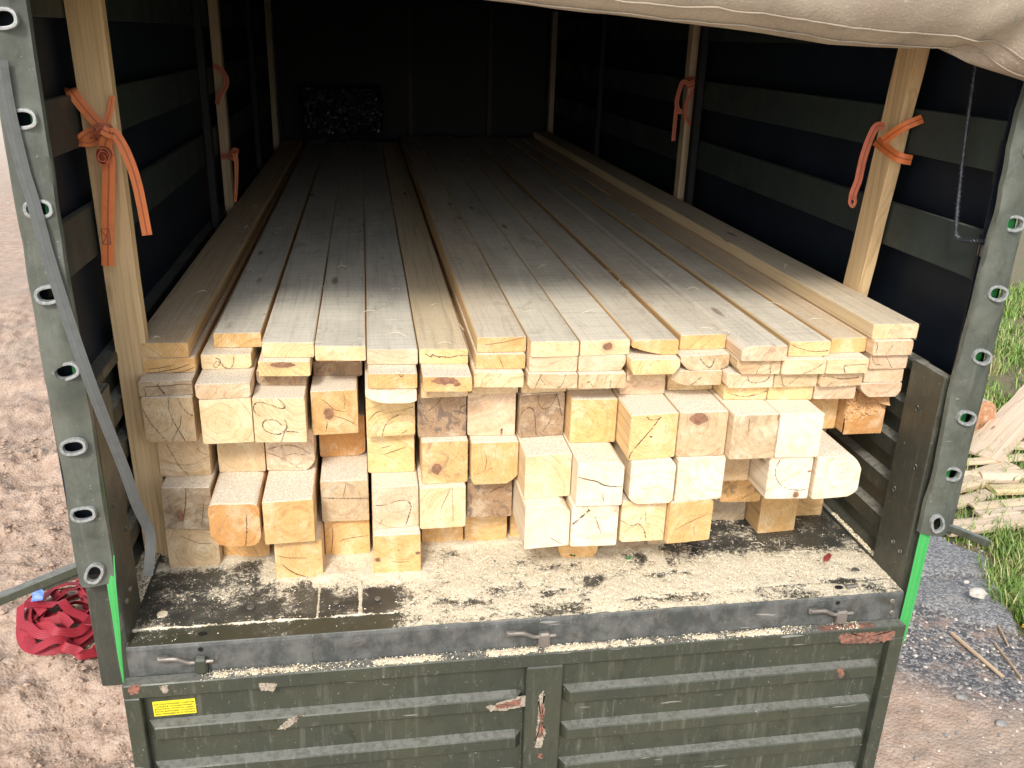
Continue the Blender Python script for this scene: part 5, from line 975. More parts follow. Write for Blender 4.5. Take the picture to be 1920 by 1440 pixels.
for key, (xl, xr, yl, yr, z0, h) in TIMBERS.items():
    beamlike = h > 0.1; ci = int(key[1:].replace('b', ' ').replace('p', ' ').split()[0]); lv = key[-2:]
    w = xr - xl; xc = (xl + xr) / 2; yf = min(yl, yr); r2 = random.Random(key); seed = r2.random()
    g = 0.0012; x0, x1, za, zb = -w / 2 + g * .4, w / 2 - g * .4, 0.0006, h - 0.0006
    ch = CHAMF.get(key, {}); P = []
    def corner(px, pz, sx, sz, c):
        cx, cz = c if c else (0.0022 + 0.002 * r2.random(), 0.0022 + 0.002 * r2.random()); big = cx > 0.008
        a, b = Vector((px - sx * cx, pz)), Vector((px, pz - sz * cz))   # along the horizontal edge, along the vertical edge
        if not big: return [a, b]
        k = Vector((px, pz)); out = []
        for i in range(5):
            t = i / 4; sh = 0.85 if key in ('c2b2', 'c9b1', 'c4b3', 'c1b1') else 0.30; q = a * (1 - t) ** 2 + k * 2 * t * (1 - t) * sh + (a + b) * t * (1 - t) * (1 - sh) + b * t * t; out.append(q)
        return out
    P += corner(x0, za, -1, -1, ch.get('bl'))[::-1] + corner(x1, za, 1, -1, ch.get('br')) + corner(x1, zb, 1, 1, ch.get('tr'))[::-1] + corner(x0, zb, -1, 1, ch.get('tl'))
    Q2 = []
    for a_, b_ in zip(P, P[1:] + P[:1]):
        Q2.append(a_); dl = (b_ - a_).length
        if dl > 0.02:
            kk = 6 if dl > 0.08 else 3; nn_ = Vector((-(b_ - a_).y, (b_ - a_).x)).normalized()
            for i_ in range(1, kk): q_ = a_.lerp(b_, i_ / kk); Q2.append(q_ - nn_ * 0.0009 * abs(MN.noise(Vector((q_.x * 40, q_.y * 40, seed * 20)))) * (-1 if False else 1))
    P = Q2
    n = len(P); m = MB(); L = 6.0 + 0.25 * r2.random() - yf
    ys = [0, 0.004, 0.25, 0.8, 1.6, 2.6, 3.8, 5.0, L]
    broken = key == 'c15b4'
    for j, y in enumerate(ys):
        bow = 0.0022 * MN.noise(Vector((y * 0.7, seed * 40, 0))) * (0 if y < 0.3 else 1)
        for q, p in enumerate(P):
            t = (p.x - x0) / (x1 - x0); fy = (yl + (yr - yl) * t) - yf
            rough = 0.0008 * MN.noise(Vector((p.x * 60, p.y * 60, seed * 30))) if j < 2 else 0
            ins = 0.0012 if j == 0 else 0
            m.v.append((p.x * (1 - ins / (w / 2)) + bow, y + (fy if j < 2 else 0) + rough, p.y + (ins if p.y < h / 2 else -ins) + 0.0))
    for j in range(len(ys) - 1):
        for q in range(n): m.f.append([j * n + q, j * n + (q + 1) % n, (j + 1) * n + (q + 1) % n, (j + 1) * n + q]); m.mi.append(0)
    m.f.append([(len(ys) - 1) * n + q for q in range(n)]); m.mi.append(0)
    if not broken:
        m.f.append(list(range(n))[::-1]); m.mi.append(0)
    else:
        # torn end: a rough heightfield of splinters
        b = len(m.v); NX, NZ_ = 26, 26
        for i in range(NZ_ + 1):
            for k in range(NX + 1):
                u, v = k / NX, i / NZ_; x = x0 + (x1 - x0) * u; z = za + (zb - za) * v
                d = 0.0
                if v > 0.25:
                    edge = 0.30 + 0.25 * u + 0.10 * MN.noise(Vector((u * 5, 2, 2))); lay = max(0, v - edge)
                    d = 0.055 * min(1, lay * 2.5) * (0.5 + 0.5 * u) + 0.014 * MN.noise(Vector((u * 4 + v * 7, v * 26 - u * 12, 5))) * (lay > 0) + 0.008 * MN.noise(Vector((u * 20, v * 60 - u * 20, 1))) * (lay > 0)
                    if v > .72 and u > .62: d -= 0.05 * (u - .62) / .38
                m.v.append((x, 0.0005 + d, z))
        for i in range(NZ_):
            for k in range(NX): a = b + i * (NX + 1) + k; m.f.append([a, a + 1, a + NX + 2, a + NX + 1]); m.mi.append(0)
    code = COLS[lv][ci - 1]; word = WORD[code]
    course = {'b1': 'lowest beam course, on the bed floor', 'b2': 'second beam course from the floor', 'b3': 'third beam course from the floor', 'b4': 'top beam course right under the planks', 'p0': 'lowest plank layer', 'p1': 'second plank layer', 'p2': 'third plank layer', 'p3': 'fourth plank layer', 'p4': 'fifth plank layer'}[lv]
    pos = RANK[ci - 1]
    if key in LOOK: lab = LOOK[key]
    elif beamlike: lab = '%s beam end in column %s, %s' % (word, pos, course.split(',')[0])
    else: lab = '%s plank end in column %s, %s' % (word, pos, course)
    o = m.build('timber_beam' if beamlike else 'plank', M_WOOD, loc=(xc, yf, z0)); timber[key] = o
    tag(o, lab, 'beam' if beamlike else 'plank', 'square beams stacked on the truck bed' if beamlike else 'planks stacked on top of the beams')
    rc = RINGC.get(key) or ((r2.uniform(-.05, .05), r2.uniform(-.01, .16)) if beamlike and r2.random() < .5 else (r2.uniform(-.14, .14), r2.choice((-1, 1)) * r2.uniform(.05, .16) + h / 2))
    c = Vector(TONE[code]); j = r2.uniform(-0.05, 0.05); c = Vector((c.x * (1 + j), c.y * (1 + j * .6), c.z * (1 + j * r2.uniform(-.6, .6))))
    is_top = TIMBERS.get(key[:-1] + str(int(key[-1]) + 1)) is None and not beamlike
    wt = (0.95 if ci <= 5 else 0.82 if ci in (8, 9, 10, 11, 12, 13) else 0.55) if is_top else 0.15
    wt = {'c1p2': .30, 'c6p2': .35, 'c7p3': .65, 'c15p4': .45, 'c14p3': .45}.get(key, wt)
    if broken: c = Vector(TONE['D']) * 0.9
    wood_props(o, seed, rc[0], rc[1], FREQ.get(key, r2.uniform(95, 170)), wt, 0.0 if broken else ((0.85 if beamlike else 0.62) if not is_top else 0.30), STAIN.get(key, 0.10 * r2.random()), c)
    # pen lines, checks and knots of this end
    slope = (yr - yl) / w; sawdir = r2.uniform(0.2, 1.3) * r2.choice((-1, 1))
    def fy_at(x): return (yl + (yr - yl) * (x - x0) / (x1 - x0)) - yf
    if key in PEN:
        for style in ('d', 's'):
            pm = MB()
            for (wd_, st_, pts) in PEN[key]:
                if st_ != style: continue
                q = spline([(p[0], 0, p[1]) for p in pts], 14); acc = 0
                Ltot = sum((q[i + 1] - q[i]).length for i in range(len(q) - 1)); run = 0
                for i in range(len(q) - 1):
                    a, b = q[i], q[i + 1]; d = b - a
                    if d.length < 1e-6: continue
                    run += d.length
                    kk = max(1, int(d.length / (0.0014 if style == 'd' else 0.0022)))
                    for s_ in range(kk):
                        p0, p1 = a.lerp(b, s_ / kk), a.lerp(b, (s_ + 1) / kk)
                        if style == 'd' and r2.random() < 0.24: continue
                        nrm = Vector((-d.z, 0, d.x)).normalized(); tap = 1.0 if style == 'd' else 0.35 + 0.9 * math.sin(math.pi * min(1, run / Ltot)) ; ww = wd_ * 0.38 * tap * (0.65 + 0.7 * r2.random())
                        e = (p1 - p0) * 0.15; jj = nrm * wd_ * 0.25 * (r2.random() - .5)
                        bb = len(pm.v)
                        if style == 'd':
                            th_ = sawdir + r2.uniform(-.25, .25); dd = Vector((math.cos(th_), 0, math.sin(th_))); nn_ = Vector((-dd.z, 0, dd.x)); cc = p0 + nrm * wd_ * 0.5 * (r2.random() - .5); hl, hw = wd_ * (0.55 + 0.6 * r2.random()), 0.00045 + 0.0004 * r2.random()
                            for (sa, sb) in ((-1, -1), (1, -1), (1, 1), (-1, 1)):
                                v = cc + dd * hl * sa + nn_ * hw * sb; v.x = max(x0 + .001, min(x1 - .001, v.x)); v.z = max(za + .001, min(zb - .001, v.z)); pm.v.append((v.x, fy_at(v.x) - 0.0011, v.z))
                            pm.f.append([bb, bb + 1, bb + 2, bb + 3]); pm.mi.append(0); continue
                        for (pp, sg) in ((p0 - e, -1), (p1 + e, -1), (p1 + e, 1), (p0 - e, 1)):
                            v = pp + nrm * ww * sg + jj; v.x = max(x0 + .001, min(x1 - .001, v.x)); v.z = max(za + .001, min(zb - .001, v.z)); pm.v.append((v.x, fy_at(v.x) - 0.0012, v.z))
                        for i_ in range(4): v = pm.v[bb + i_]; pm.v.append((v[0], v[1] + 0.0010, v[2]))
                        pm.f += [[bb, bb + 1, bb + 2, bb + 3], [bb, bb + 4, bb + 5, bb + 1], [bb + 2, bb + 6, bb + 7, bb + 3]]; pm.mi += [0, 0, 0]
            if pm.v: pm.build('pen_mark' if style == 'd' else 'wood_check', M_INK if style == 'd' else M_CRACK, o)
    kn_ = KNOTS.get(key, [(9, 9, .01, .01)]); kq = kn_[0]; o['knot_x'], o['knot_z'], o['knot_a'], o['knot_b'] = [float(v) for v in kq]
    for (kx, kz, ra, rb_) in KNOTS.get(key, ())[1:]:
        pts = [(kx + ra * (1 + .12 * math.sin(3 * t + seed * 9)) * math.cos(t), 0, kz + rb_ * (1 + .12 * math.cos(2 * t + seed * 5)) * math.sin(t)) for t in [2 * math.pi * i / 16 for i in range(16)]]
        pts = [(max(x0 + .002, min(x1 - .002, p[0])), 0, max(za + .001, min(zb - .001, p[2]))) for p in pts]
        kb = MB(); b0 = 0; cy = fy_at(kx)
        kb.v = [(p[0], fy_at(p[0]) - 0.0011, p[2]) for p in pts] + [(kx + (p[0] - kx) * .5, cy - 0.0018, kz + (p[2] - kz) * .5) for p in pts] + [(kx, cy - 0.0014, kz)]
        for i in range(16): j_ = (i + 1) % 16; kb.f += [[i, j_, 16 + j_, 16 + i], [16 + i, 16 + j_, 32]]; kb.mi += [0, 0]
        kb.build('knot', M_KNOT, o, smooth=True)

# ---------------------------------------------------------------- wooden stakes along the sides
def stake(corners_bottom, corners_top, lb, seed, col=(0.88, 0.61, 0.31)):
    """four (x, y) corners at the foot and at the top"""
    (cb, z0), (ct, z1) = corners_bottom, corners_top; m = MB(); K = 12
    o0 = Vector((sum(c[0] for c in cb) / 4, sum(c[1] for c in cb) / 4, z0))
    for i in range(K + 1):
        t = i / K
        for q in range(4):
            a, b = Vector(cb[q]), Vector(ct[q]); p = a.lerp(b, t); e = 0.0025 * MN.noise(Vector((q * 3, t * 9, seed * 10)))
            # stored with the length along local Y so the wood grain runs along it
            m.v.append((p.x - o0.x + e, (z1 - z0) * t, -(p.y - o0.y) + e))
    for i in range(K):
        for q in range(4): m.f.append([i * 4 + q, i * 4 + (q + 1) % 4, (i + 1) * 4 + (q + 1) % 4, (i + 1) * 4 + q]); m.mi.append(0)
    m.f += [[3, 2, 1, 0], [K * 4 + q for q in range(4)]]; m.mi += [0, 0]
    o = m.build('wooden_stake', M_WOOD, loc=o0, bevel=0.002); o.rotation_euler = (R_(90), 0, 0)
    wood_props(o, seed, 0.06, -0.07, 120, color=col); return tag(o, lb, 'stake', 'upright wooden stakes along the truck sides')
def rect(x0, x1, y0, y1): return [(x0, y0), (x1, y0), (x1, y1), (x0, y1)]
stake((rect(-1.252, -1.163, 0.485, 0.535), 0.0), (rect(-1.264, -1.172, 0.485, 0.535), 1.90), 'nearest wooden stake on the left with a knotted orange strap', 0.21)
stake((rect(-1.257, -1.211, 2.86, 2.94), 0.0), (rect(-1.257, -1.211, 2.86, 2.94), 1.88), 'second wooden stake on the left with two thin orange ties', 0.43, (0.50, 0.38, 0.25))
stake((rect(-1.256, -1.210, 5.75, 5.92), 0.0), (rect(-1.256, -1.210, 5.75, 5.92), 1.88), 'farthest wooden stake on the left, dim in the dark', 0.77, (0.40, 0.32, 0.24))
stake(([(1.211, .695), (1.256, .695), (1.256, .80), (1.211, .80)], 0.0), ([(1.211, .462), (1.252, .462), (1.252, .572), (1.211, .572)], 1.90), 'nearest wooden stake on the right, leaning towards the opening', 0.64)
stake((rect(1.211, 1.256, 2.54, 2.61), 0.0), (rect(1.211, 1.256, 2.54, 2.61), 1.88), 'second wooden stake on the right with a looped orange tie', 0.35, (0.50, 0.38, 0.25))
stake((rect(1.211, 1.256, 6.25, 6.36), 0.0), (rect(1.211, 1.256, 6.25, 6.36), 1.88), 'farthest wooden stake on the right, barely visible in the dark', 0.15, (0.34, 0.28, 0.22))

# ---------------------------------------------------------------- orange straps on the stakes
V = Vector
F = (0.25, -1, 0.15)
def nudge(p, d): return tuple(V(p) + V(d))
m = MB(); w = 0.024
ribbon(m, [(-1.288, 0.53, 1.474)] + S1['a'][1:], 0.030, F); ribbon(m, [(-1.168, 0.475, 1.466), (-1.178, 0.474, 1.43), (-1.192, 0.468, 1.392)], 0.015, F)
ribbon(m, [nudge(p, (0, .005, 0)) for p in S1['b']] + [(-1.285, 0.50, 1.335)], w, F); ribbon(m, S1['b2'] + [(-1.285, 0.50, 1.333)], w * .9, (0.1, -1, .5))
tail = MB(); ribbon(tail, S1['c'], 0.027, (0.3, -1, 0.1), 0.002, 8); hang = MB(); ribbon(hang, S1['d'], 0.034, (0.1, -1, 0.0), 0.004, 8)
x_ = S1['d'][-1]
for a_, b_ in (((-.011, .060), (.011, .105)), ((.011, .060), (-.011, .105)), ((-.013, .055), (.013, .055)), ((-.013, .110), (.013, .110)), ((-.013, .055), (-.013, .110)), ((.013, .055), (.013, .110))):
    pass
roll = MB(); ribbon(roll, [tuple(V(S1['roll'][0]) + V((0.019 * (1 - k / 24) * math.cos(k * .75) * (1 + .15 * math.sin(k)), -0.012 - .004 * math.sin(k * .6), 0.026 * (1 - k / 24) * math.sin(k * .75)))) for k in range(20)], 0.028, (0, 0, 1), 0.0022, 3, twist=lambda t: V((math.cos(t * 14.25), 0, math.sin(t * 14.25))))
s1 = empty('orange_strap', (-1.21, 0.46, 1.38)); tag(s1, 'orange webbing strap knotted round the nearest left stake, two ends hanging', 'strap', 'orange straps tied to the stakes')
def child(mb, nm, mat, par):
    o = mb.build(nm, mat, None, smooth=True); o.data.transform(Matrix.Translation(-par.location)); o.parent = par; return o
child(m, 'band', M_ORANGE, s1); child(tail, 'loose_end', M_ORANGE, s1); child(hang, 'hanging_end', M_ORANGE, s1); child(roll, 'rolled_webbing', M_ORANGED, s1)
kn = MB(); c = V((-1.196, 0.446, 1.374))
for k in range(5): ribbon(kn, [tuple(c + V((0.020 * math.cos(a + k), -0.006 - 0.012 * math.sin(a * 1.0 + k * 2), 0.016 * math.sin(a + k * 1.7)))) for a in [i * 0.9 for i in range(5)]], 0.015, F, 0.003, 5)
child(kn, 'knot', M_ORANGED, s1)
bx = MB(); cx, cz = x_[0] + .0015, x_[2] + 0.085
for a_, b_ in (((-.010, -.020), (.010, .020)), ((.010, -.020), (-.010, .020)), ((-.011, -.022), (.011, -.022)), ((-.011, .022), (.011, .022)), ((-.011, -.022), (-.011, .022)), ((.011, -.022), (.011, .022))):
    ribbon(bx, [(cx + a_[0] + .005, 0.434, cz + a_[1]), (cx + b_[0] + .005, 0.434, cz + b_[1])], 0.0018, (0, -1, 0), 0.0008, 1)
child(bx, 'stitching', M_CHIP, s1)
s2 = empty('orange_strap', (-1.21, 2.83, 1.42)); tag(s2, 'orange tie looped loosely round the upper part of the second left stake', 'strap', 'orange straps tied to the stakes')
def shift(pts, dx, dy=0.0, dz=0.0): return [(p[0] + dx, p[1] + dy, p[2] + dz) for p in pts]
m = MB(); 
ribbon(m, S2S['a'], 0.025, F, 0.002); child(m, 'band', M_ORANGED, s2)
s3 = empty('orange_strap', (-1.2, 2.83, 1.02)); tag(s3, 'orange tie knotted round the second left stake just above the planks', 'strap', 'orange straps tied to the stakes')
m = MB(); ribbon(m, S2S['b'], 0.034, (0, -1, 0)); child(m, 'band', M_ORANGED, s3)
m = MB(); c = V(S2S['k'])
for k in range(4): ribbon(m, [tuple(c + V((0.016 * math.cos(a + k), 0.02 * math.sin(a * 1.3 + k), 0.026 * math.sin(a + k * 1.3)))) for a in [i * 0.9 for i in range(5)]], 0.014, F, 0.003, 5)
child(m, 'knot', M_ORANGED, s3)
m = MB(); ribbon(m, S2S['c'], 0.026, F, w2=0.014); child(m, 'hanging_end', M_ORANGE, s3)
s4 = empty('orange_strap', (1.2, 2.5, 1.45)); tag(s4, 'dim orange strap looped and knotted on the second right stake', 'strap', 'orange straps tied to the stakes')
m = MB(); ribbon(m, S3['w'], 0.022, (-0.2, -1, 0), 0.003); ribbon(m, S3['t'], 0.020, (-.2, -1, 0)); child(m, 'hanging_end', M_ORANGED, s4)
m = MB(); ribbon(m, S3['x'], 0.018, (-0.3, -1, 0)); ribbon(m, [(1.185, 2.52, 1.445), (1.212, 2.52, 1.462), (1.25, 2.53, 1.468)], 0.03, (0, -1, 0)); child(m, 'band', M_ORANGED, s4)
m = MB(); c = V(S3['k'][0])
for k in range(5): ribbon(m, [tuple(c + V((0.020 * math.cos(a + k), 0.02 * math.sin(a * 1.3 + k), 0.022 * math.sin(a + k * 1.3)))) for a in [i * 0.9 for i in range(5)]], 0.016, F, 0.003, 5)
child(m, 'knot', M_ORANGED, s4)
s5 = empty('orange_strap', (1.19, 0.52, 1.36)); tag(s5, 'bright orange strap wrapped in a V round the nearest right stake', 'strap', 'orange straps tied to the stakes')
m = MB(); ribbon(m, B5['a'], 0.028, (-0.55, -0.8, 0.1)); ribbon(m, B5['b'], 0.032, (-0.55, -0.8, 0.1)); child(m, 'band', M_ORANGE, s5)
m = MB(); ribbon(m, S4['t'], 0.025, (-0.2, -1, 0.1), 0.004, 8); e = S4['t'][-1]
ribbon(m, [(e[0] + 0.002, e[1], e[2] + 0.02), (e[0] + 0.010, e[1] - .004, e[2] - 0.004), (e[0] + 0.002, e[1] - .006, e[2] - 0.020), (e[0] - 0.010, e[1] - .004, e[2] - .004), (e[0] - 0.002, e[1], e[2] + 0.02)], 0.010, (-0.2, -1, 0.1), 0.004, 6); child(m, 'hanging_end', M_ORANGED, s5)
# spiral-wound cable on the right side boards
sc_ = MB(); path = spline(CABLE, 60); nP = []; Ls = 0; pr = []
for i, p in enumerate(path):
    if i: Ls += (p - path[i - 1]).length
    pr.append(0.0052 + 0.0018 * (0.5 + 0.5 * math.sin(Ls * 900)))
sc_.tube(path, 0.0048, 8); k2 = []; Ls = 0
fine_ = []
for a, b in zip(path, path[1:]):
    kk = max(1, int((b - a).length / 0.0016))
    fine_ += [a.lerp(b, q / kk) for q in range(kk)]
hx = []
for i, p in enumerate(fine_):
    t = (fine_[min(i + 1, len(fine_) - 1)] - fine_[max(i - 1, 0)]).normalized(); a = t.cross(V((0.2, 1, 0.1))).normalized(); c = t.cross(a); an = i * 1.0
    hx.append(p + (a * math.cos(an) + c * math.sin(an)) * 0.0062)
sc_.tube(hx, 0.0016, 5)
tag(sc_.build('spiral_cable', plain('coiled_wire', (0.075, 0.085, 0.10), (0.045, 0.05, 0.06), 0.4, 50, metal=0.4), smooth=True), 'dark spiral-wound cable hanging and bent at the right side boards', 'cable')

# ---------------------------------------------------------------- red webbing heap on the ground
rw = MB(); cx, cy = -2.14, 2.05; rr = random.Random(5)
def loop(ax, ay, ang, a0, a1, zb, ox=0, oy=0, w=0.055, wob=0.05, lean=0.4, ph=0.0, n=9):
    pts = []
    for i in range(n):
        t = a0 + (a1 - a0) * i / (n - 1); x, y = ax * math.cos(t), ay * math.sin(t); q = wob * MN.noise(V((math.cos(t) * 2 + ph, math.sin(t) * 2, ph)))
        X = cx + ox + (x + q) * math.cos(ang) - (y + q) * math.sin(ang); Y = cy + oy + (x + q) * math.sin(ang) + (y + q) * math.cos(ang)
        pts.append((X, Y, gh(X, Y) + zb + 0.025 * (1 + MN.noise(V((t * 0.8, ph, 3))))))
    def tw_(t): a = a0 + (a1 - a0) * t + ang; l = lean * 0.8 + 0.15 * MN.noise(V((t * 2, ph, 8))); return V((math.cos(a) * l, math.sin(a) * l - 0.35, 1.0))
    ribbon(rw, pts, w, (0, 0, 1), 0.003, 6, twist=tw_)
for (ax, ay, ang, a0, a1, zb, ox, oy, lean, ph) in ((.20, .30, .1, 0.3, 5.9, .01, 0, 0, .9, 1.0), (.17, .26, .25, 2.0, 8.3, .03, .01, .02, 1.3, 2.2), (.13, .17, -.4, 0, 6.6, .045, .05, .04, 1.2, 3.1), (.19, .24, .5, 2.6, 6.4, .06, -.01, -.02, .6, 4.7),
        (.10, .12, .2, -.5, 4.4, .06, .10, -.05, 1.6, 5.9), (.21, .10, .9, .4, 3.4, .07, .02, .14, .5, 6.3), (.18, .27, -.1, 3.3, 5.9, .05, .03, -.04, .2, 7.7), (.16, .12, -.2, .2, 3.2, .08, .06, .18, .8, 8.1), (.09, .20, .6, 1.0, 5.0, .03, -.08, .0, 1.5, 9.4), (.10, .13, .0, 3.4, 6.7, .02, .15, -.20, 1.0, 3.9), (.15, .22, .3, 3.6, 7.4, .07, .02, -.04, 1.2, 11.0), (.07, .10, .1, 0, 6.0, .07, .07, .02, 1.7, 12.3), (.19, .05, -.5, 0.2, 3.0, .09, .0, -.10, .3, 13.1), (.12, .28, -.25, 1.2, 4.2, .04, .0, .0, .7, 14.2)):
    loop(ax, ay, ang, a0, a1, zb, ox, oy, 0.046, .04, lean, ph)
for k in range(3):
    a = rr.random() * 3.1; c0 = V((cx + rr.uniform(-.10, .12), cy + rr.uniform(-.16, .2), 0)); d = V((math.cos(a), math.sin(a), 0)) * rr.uniform(.1, .2)
    pts = [c0 - d, c0 - d * .3 + V((rr.uniform(-.03, .03), 0, 0)), c0 + d * .4, c0 + d]; ribbon(rw, [(p.x, p.y, gh(p.x, p.y) + 0.03 + rr.random() * .07) for p in pts], 0.044, (0, 0, 1), 0.003, 6, twist=lambda t, q=rr.random(): V((0.5 * math.sin(t * 3 + q * 6), -0.5, 1)))
pile = empty('red_strap_heap', (cx, cy, G)); tag(pile, 'tangled heap of red striped webbing with a blue tag on the soil', 'strap')
child(rw, 'webbing', M_RED, pile)
tgm = MB(); p = V((cx - 0.12, cy + 0.03, gh(cx - .12, cy + .03) + 0.17)); ribbon(tgm, [tuple(p + V((-.03, .04, .0))), tuple(p), tuple(p + V((.01, -.06, -.01)))], 0.055, (0, -.3, 1), 0.002, 5); ribbon(tgm, [tuple(p + V((-.05, .10, -.01))), tuple(p + V((-.03, .05, .01)))], 0.04, (0, -.3, 1), 0.002, 4)
child(tgm, 'label_tag', M_BLUE, pile)

# ---------------------------------------------------------------- sawdust, scraps
M_DUST2 = plain('sawdust_flake', (0.92, 0.85, 0.68), (0.78, 0.66, 0.45), 0.9, 200); sg = MB()
def flake(x, y, z, r):
    b = len(sg.v); a = rnd.random() * 6.28; l = r * (1 + 1.5 * rnd.random()); c, s_ = math.cos(a), math.sin(a)
    sg.v += [(x - c * l, y - s_ * l, z), (x + s_ * r, y - c * r, z + r * .3), (x + c * l, y + s_ * l, z + r * .2), (x - s_ * r * .3, y + c * r * .6, z + r * (0.6 + rnd.random()))]
    sg.f += [[b, b + 1, b + 3], [b + 1, b + 2, b + 3], [b + 2, b, b + 3], [b, b + 2, b + 1]]; sg.mi += [0 if rnd.random() < .8 else 1] * 4
cnt = 0
while cnt < 17000:
    x = rnd.uniform(-1.19, 1.19); y = 0.006 + 0.52 * rnd.random()
    c = cover(x, y) + 0.35 * MN.noise(V((x * 40, y * 40, 9)))
    if c < 0.30 + 0.5 * rnd.random(): 
        if rnd.random() > 0.02: continue
    flake(x, y, 0.002 + 0.004 * max(0, min(1, c - .4)), 0.0008 + 0.0016 * rnd.random() ** 2); cnt += 1
for i in range(1800):
    x = rnd.uniform(-1.262, -1.203); y = 0.2 + 0.3 * rnd.random(); flake(x, y, 0.0125 if x > -1.258 else .0125, 0.001 + 0.0015 * rnd.random())
for i in range(3800):
    x = rnd.uniform(-1.0, 1.05); v_ = MN.noise(V((x * 6, 0, 5)))
    if v_ < rnd.uniform(-.6, .15): continue
    flake(x, -0.0405 + 0.038 * rnd.random(), -0.0995 + 0.002 * rnd.random(), 0.0008 + 0.0014 * rnd.random())
for i in range(900):
    x = rnd.uniform(1.203, 1.22); y = 0.2 + 0.3 * rnd.random(); flake(x, y, 0.0125, 0.001 + 0.0015 * rnd.random())
tag(sg.build('sawdust_flakes', [M_DUST2, plain('bark_crumb', (0.26, 0.15, 0.07), (0.4, 0.26, 0.13), 0.9)]), 'loose pale sawdust flakes strewn over the truck bed', 'sawdust', kind='stuff')
# sawdust ridge lying on the tailgate's top edge
rg = MB(); NXr, NYr = 700, 8
def ridge_h(x, v):
    a = 0.5 + 0.5 * MN.noise(V((x * 6, 0, 5))) + 0.25 * MN.noise(V((x * 30, 0, 2)))
    on = max(0.0, min(1.0, (a - 0.34) * 4)) * (1 if -0.62 < x < 0.78 else (0.6 if -0.97 < x < -0.7 else 0.0)) * (0.0 if -0.05 < x < -0.0 and v < .3 else 1)
    if abs(x - 0.0) < 0.012 or 0.27 < x < 0.30: on *= 0.2
    return on * max(0, 1 - (2 * v - 1) ** 2) * (0.0042 + 0.004 * MN.noise(V((x * 70, v * 5, 1))) + 0.005 * MN.noise(V((x * 240, v * 12, 1)))) - 0.0012
for i in range(NXr + 1):
    x = -1.1 + 2.1 * i / NXr
    for j in range(NYr + 1):
        v = j / NYr; wob = 0.004 * MN.noise(V((x * 50, 0, 3))); rg.v.append((x, -0.038 + wob + 0.034 * v, -0.1 + ridge_h(x, v)))
for i in range(NXr):
    for j in range(NYr): a = i * (NYr + 1) + j; rg.f.append([a, a + NYr + 1, a + NYr + 2, a + 1]); rg.mi.append(0)
tag(rg.build('sawdust_ridge', M_DUST, smooth=True), 'strip of sawdust piled along the top edge of the tailgate', 'sawdust', kind='stuff')
fb = MB()
for i in range(210):
    if i < 130:
        key = rnd.choice([k for k in TIMBERS if k[-2:] in ('p2', 'p3', 'p4')]); t = TIMBERS[key]
        if TIMBERS.get(key[:-1] + str(int(key[-1]) + 1)): continue
        x = rnd.uniform(t[0], t[1]); y = t[2] + 0.02 + 2.4 * rnd.random() ** 1.5; z = t[4] + t[5] + 0.001
    else: x = rnd.uniform(-.4, 1.1); y = rnd.uniform(.02, .35); z = 0.008
    a = rnd.random() * 6.28; l = 0.008 + 0.022 * rnd.random(); c, s_ = math.cos(a) * l, math.sin(a) * l; h = 0.004 + 0.012 * rnd.random() ** 2
    fb.tube(spline([(x - c, y - s_, z), (x - s_ * .25, y + c * .25, z + h), (x + c, y + s_, z + h * .2)], 3), 0.0006 + 0.0003 * rnd.random(), 4)
for key, t in TIMBERS.items():
    w_, h_ = t[1] - t[0], t[5]; per = 2 * (w_ + h_)
    for i in range(int(per * 60)):
        u = rnd.random() * per; side = 0 if u < w_ else 1 if u < w_ + h_ else 2 if u < 2 * w_ + h_ else 3
        x = t[0] + (u if side == 0 else w_ if side == 1 else (2 * w_ + h_ - u) if side == 2 else 0); z = t[4] + (0 if side == 0 else (u - w_) if side == 1 else h_ if side == 2 else (per - u))
        nx_, nz_ = (0, -1) if side == 0 else (1, 0) if side == 1 else (0, 1) if side == 2 else (-1, 0); y = (t[2] + (t[3] - t[2]) * (x - t[0]) / w_)
        if key in CHAMF and min(abs(x - t[0]), abs(x - t[1])) < .05: continue
        l = 0.002 + 0.005 * rnd.random() ** 2; a = rnd.uniform(-.8, .8); dx_ = nx_ * .6 + a * abs(nz_); dz_ = nz_ * .6 + a * abs(nx_); b = len(fb.v); q = 0.0004
        fb.v += [(x - q - nx_ * .001, y - .0004, z - q - nz_ * .001), (x + q - nx_ * .001, y - .0012, z + q - nz_ * .001), (x + dx_ * l, y - 0.0006 - l * 0.5 * rnd.random(), z + dz_ * l)]; fb.f.append([b, b + 1, b + 2]); fb.mi.append(0)
tag(fb.build('wood_fibres', M_DUST2), 'thin curled wood fibres lying on the planks and bed', 'shavings', kind='stuff')
rc = MB(); x, y = 1.042, 0.203
rc.v = [(x - .026, y - .016, .010), (x - .004, y - .010, .016), (x + .022, y + .020, .012), (x + .010, y + .022, .019), (x - .014, y + .010, .012), (x - .004, y - .010, .009), (x + .022, y + .020, .008)]
rc.f = [[0, 1, 3, 4], [1, 2, 3], [0, 5, 1], [1, 5, 6, 2]]; rc.mi = [0] * 4
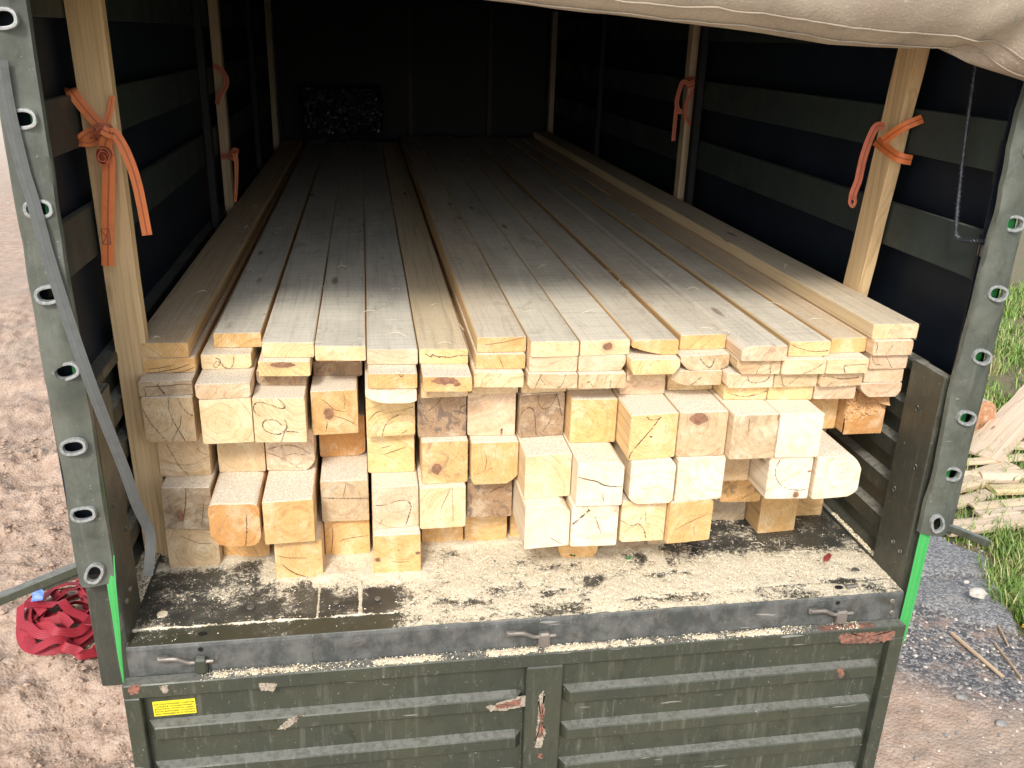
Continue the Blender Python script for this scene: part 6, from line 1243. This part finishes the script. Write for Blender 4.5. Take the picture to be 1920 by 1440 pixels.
tag(rc.build('bark_chip', plain('red_bark', (0.33, 0.055, 0.04), (0.20, 0.03, 0.025), 0.7)), 'small dark red chip lying in the sawdust at the right', 'chip')
for (x, y, n_, lb) in ((0.168, 0.315, 6, 'green torn leaf in front of the round-cornered orange beam'), (0.344, 0.275, 3, 'tiny green leaf scrap by the dark streaks in the sawdust')):
    lf = MB()
    for k in range(n_):
        a = 0.4 + k * 0.9 + rnd.random() * .4; l = 0.010 + 0.014 * rnd.random(); b = len(lf.v); c, s_ = math.cos(a), math.sin(a) * .6
        lf.v += [(x, y, .012), (x + c * l * .5 - s_ * l * .3, y + s_ * l * .5 + c * l * .3, .020), (x + c * l, y + s_ * l, .014), (x + c * l * .5 + s_ * l * .3, y + s_ * l * .5 - c * l * .3, .013)]; lf.f += [[b, b + 1, b + 2, b + 3]]; lf.mi.append(0)
    tag(lf.build('leaf_scrap', plain('green_leaf', (0.035, 0.14, 0.045), (0.05, 0.20, 0.06), 0.5)), lb, 'leaf', 'green leaf scraps on the bed')
# dark crinkled bundle lying at the far end of the load
wb = MB(); X0, X1, Y0, Y1, Z0, Z1 = -1.02, -0.33, 5.95, 6.25, 0.802, 1.225; NXb, NZb = 60, 36
for i in range(NXb + 1):
    for j in range(NZb + 1):
        u, v = i / NXb, j / NZb; e = min(u, 1 - u, v, 1 - v); wb.v.append((X0 + (X1 - X0) * u, Y0 + 0.03 * max(0, 1 - e * 12) ** 2 + 0.018 * MN.noise(V((u * 22, v * 14, 1))) + 0.008 * MN.noise(V((u * 60, v * 40, 2))), Z0 + (Z1 - Z0) * v))
for i in range(NXb):
    for j in range(NZb): a = i * (NZb + 1) + j; wb.f.append([a, a + NZb + 1, a + NZb + 2, a + 1]); wb.mi.append(0)
wb.quad_box(X0 + .002, X1 - .002, Y0 + 0.035, Y1, Z0, Z1 - .002)
tag(wb.build('wrapped_bundle', plain('black_film', (0.012, 0.013, 0.015), (0.008, 0.008, 0.009), 0.32, 8, bump=0.1), smooth=False), 'dark bundle in crinkled glossy film at the far end of the load', 'bundle')
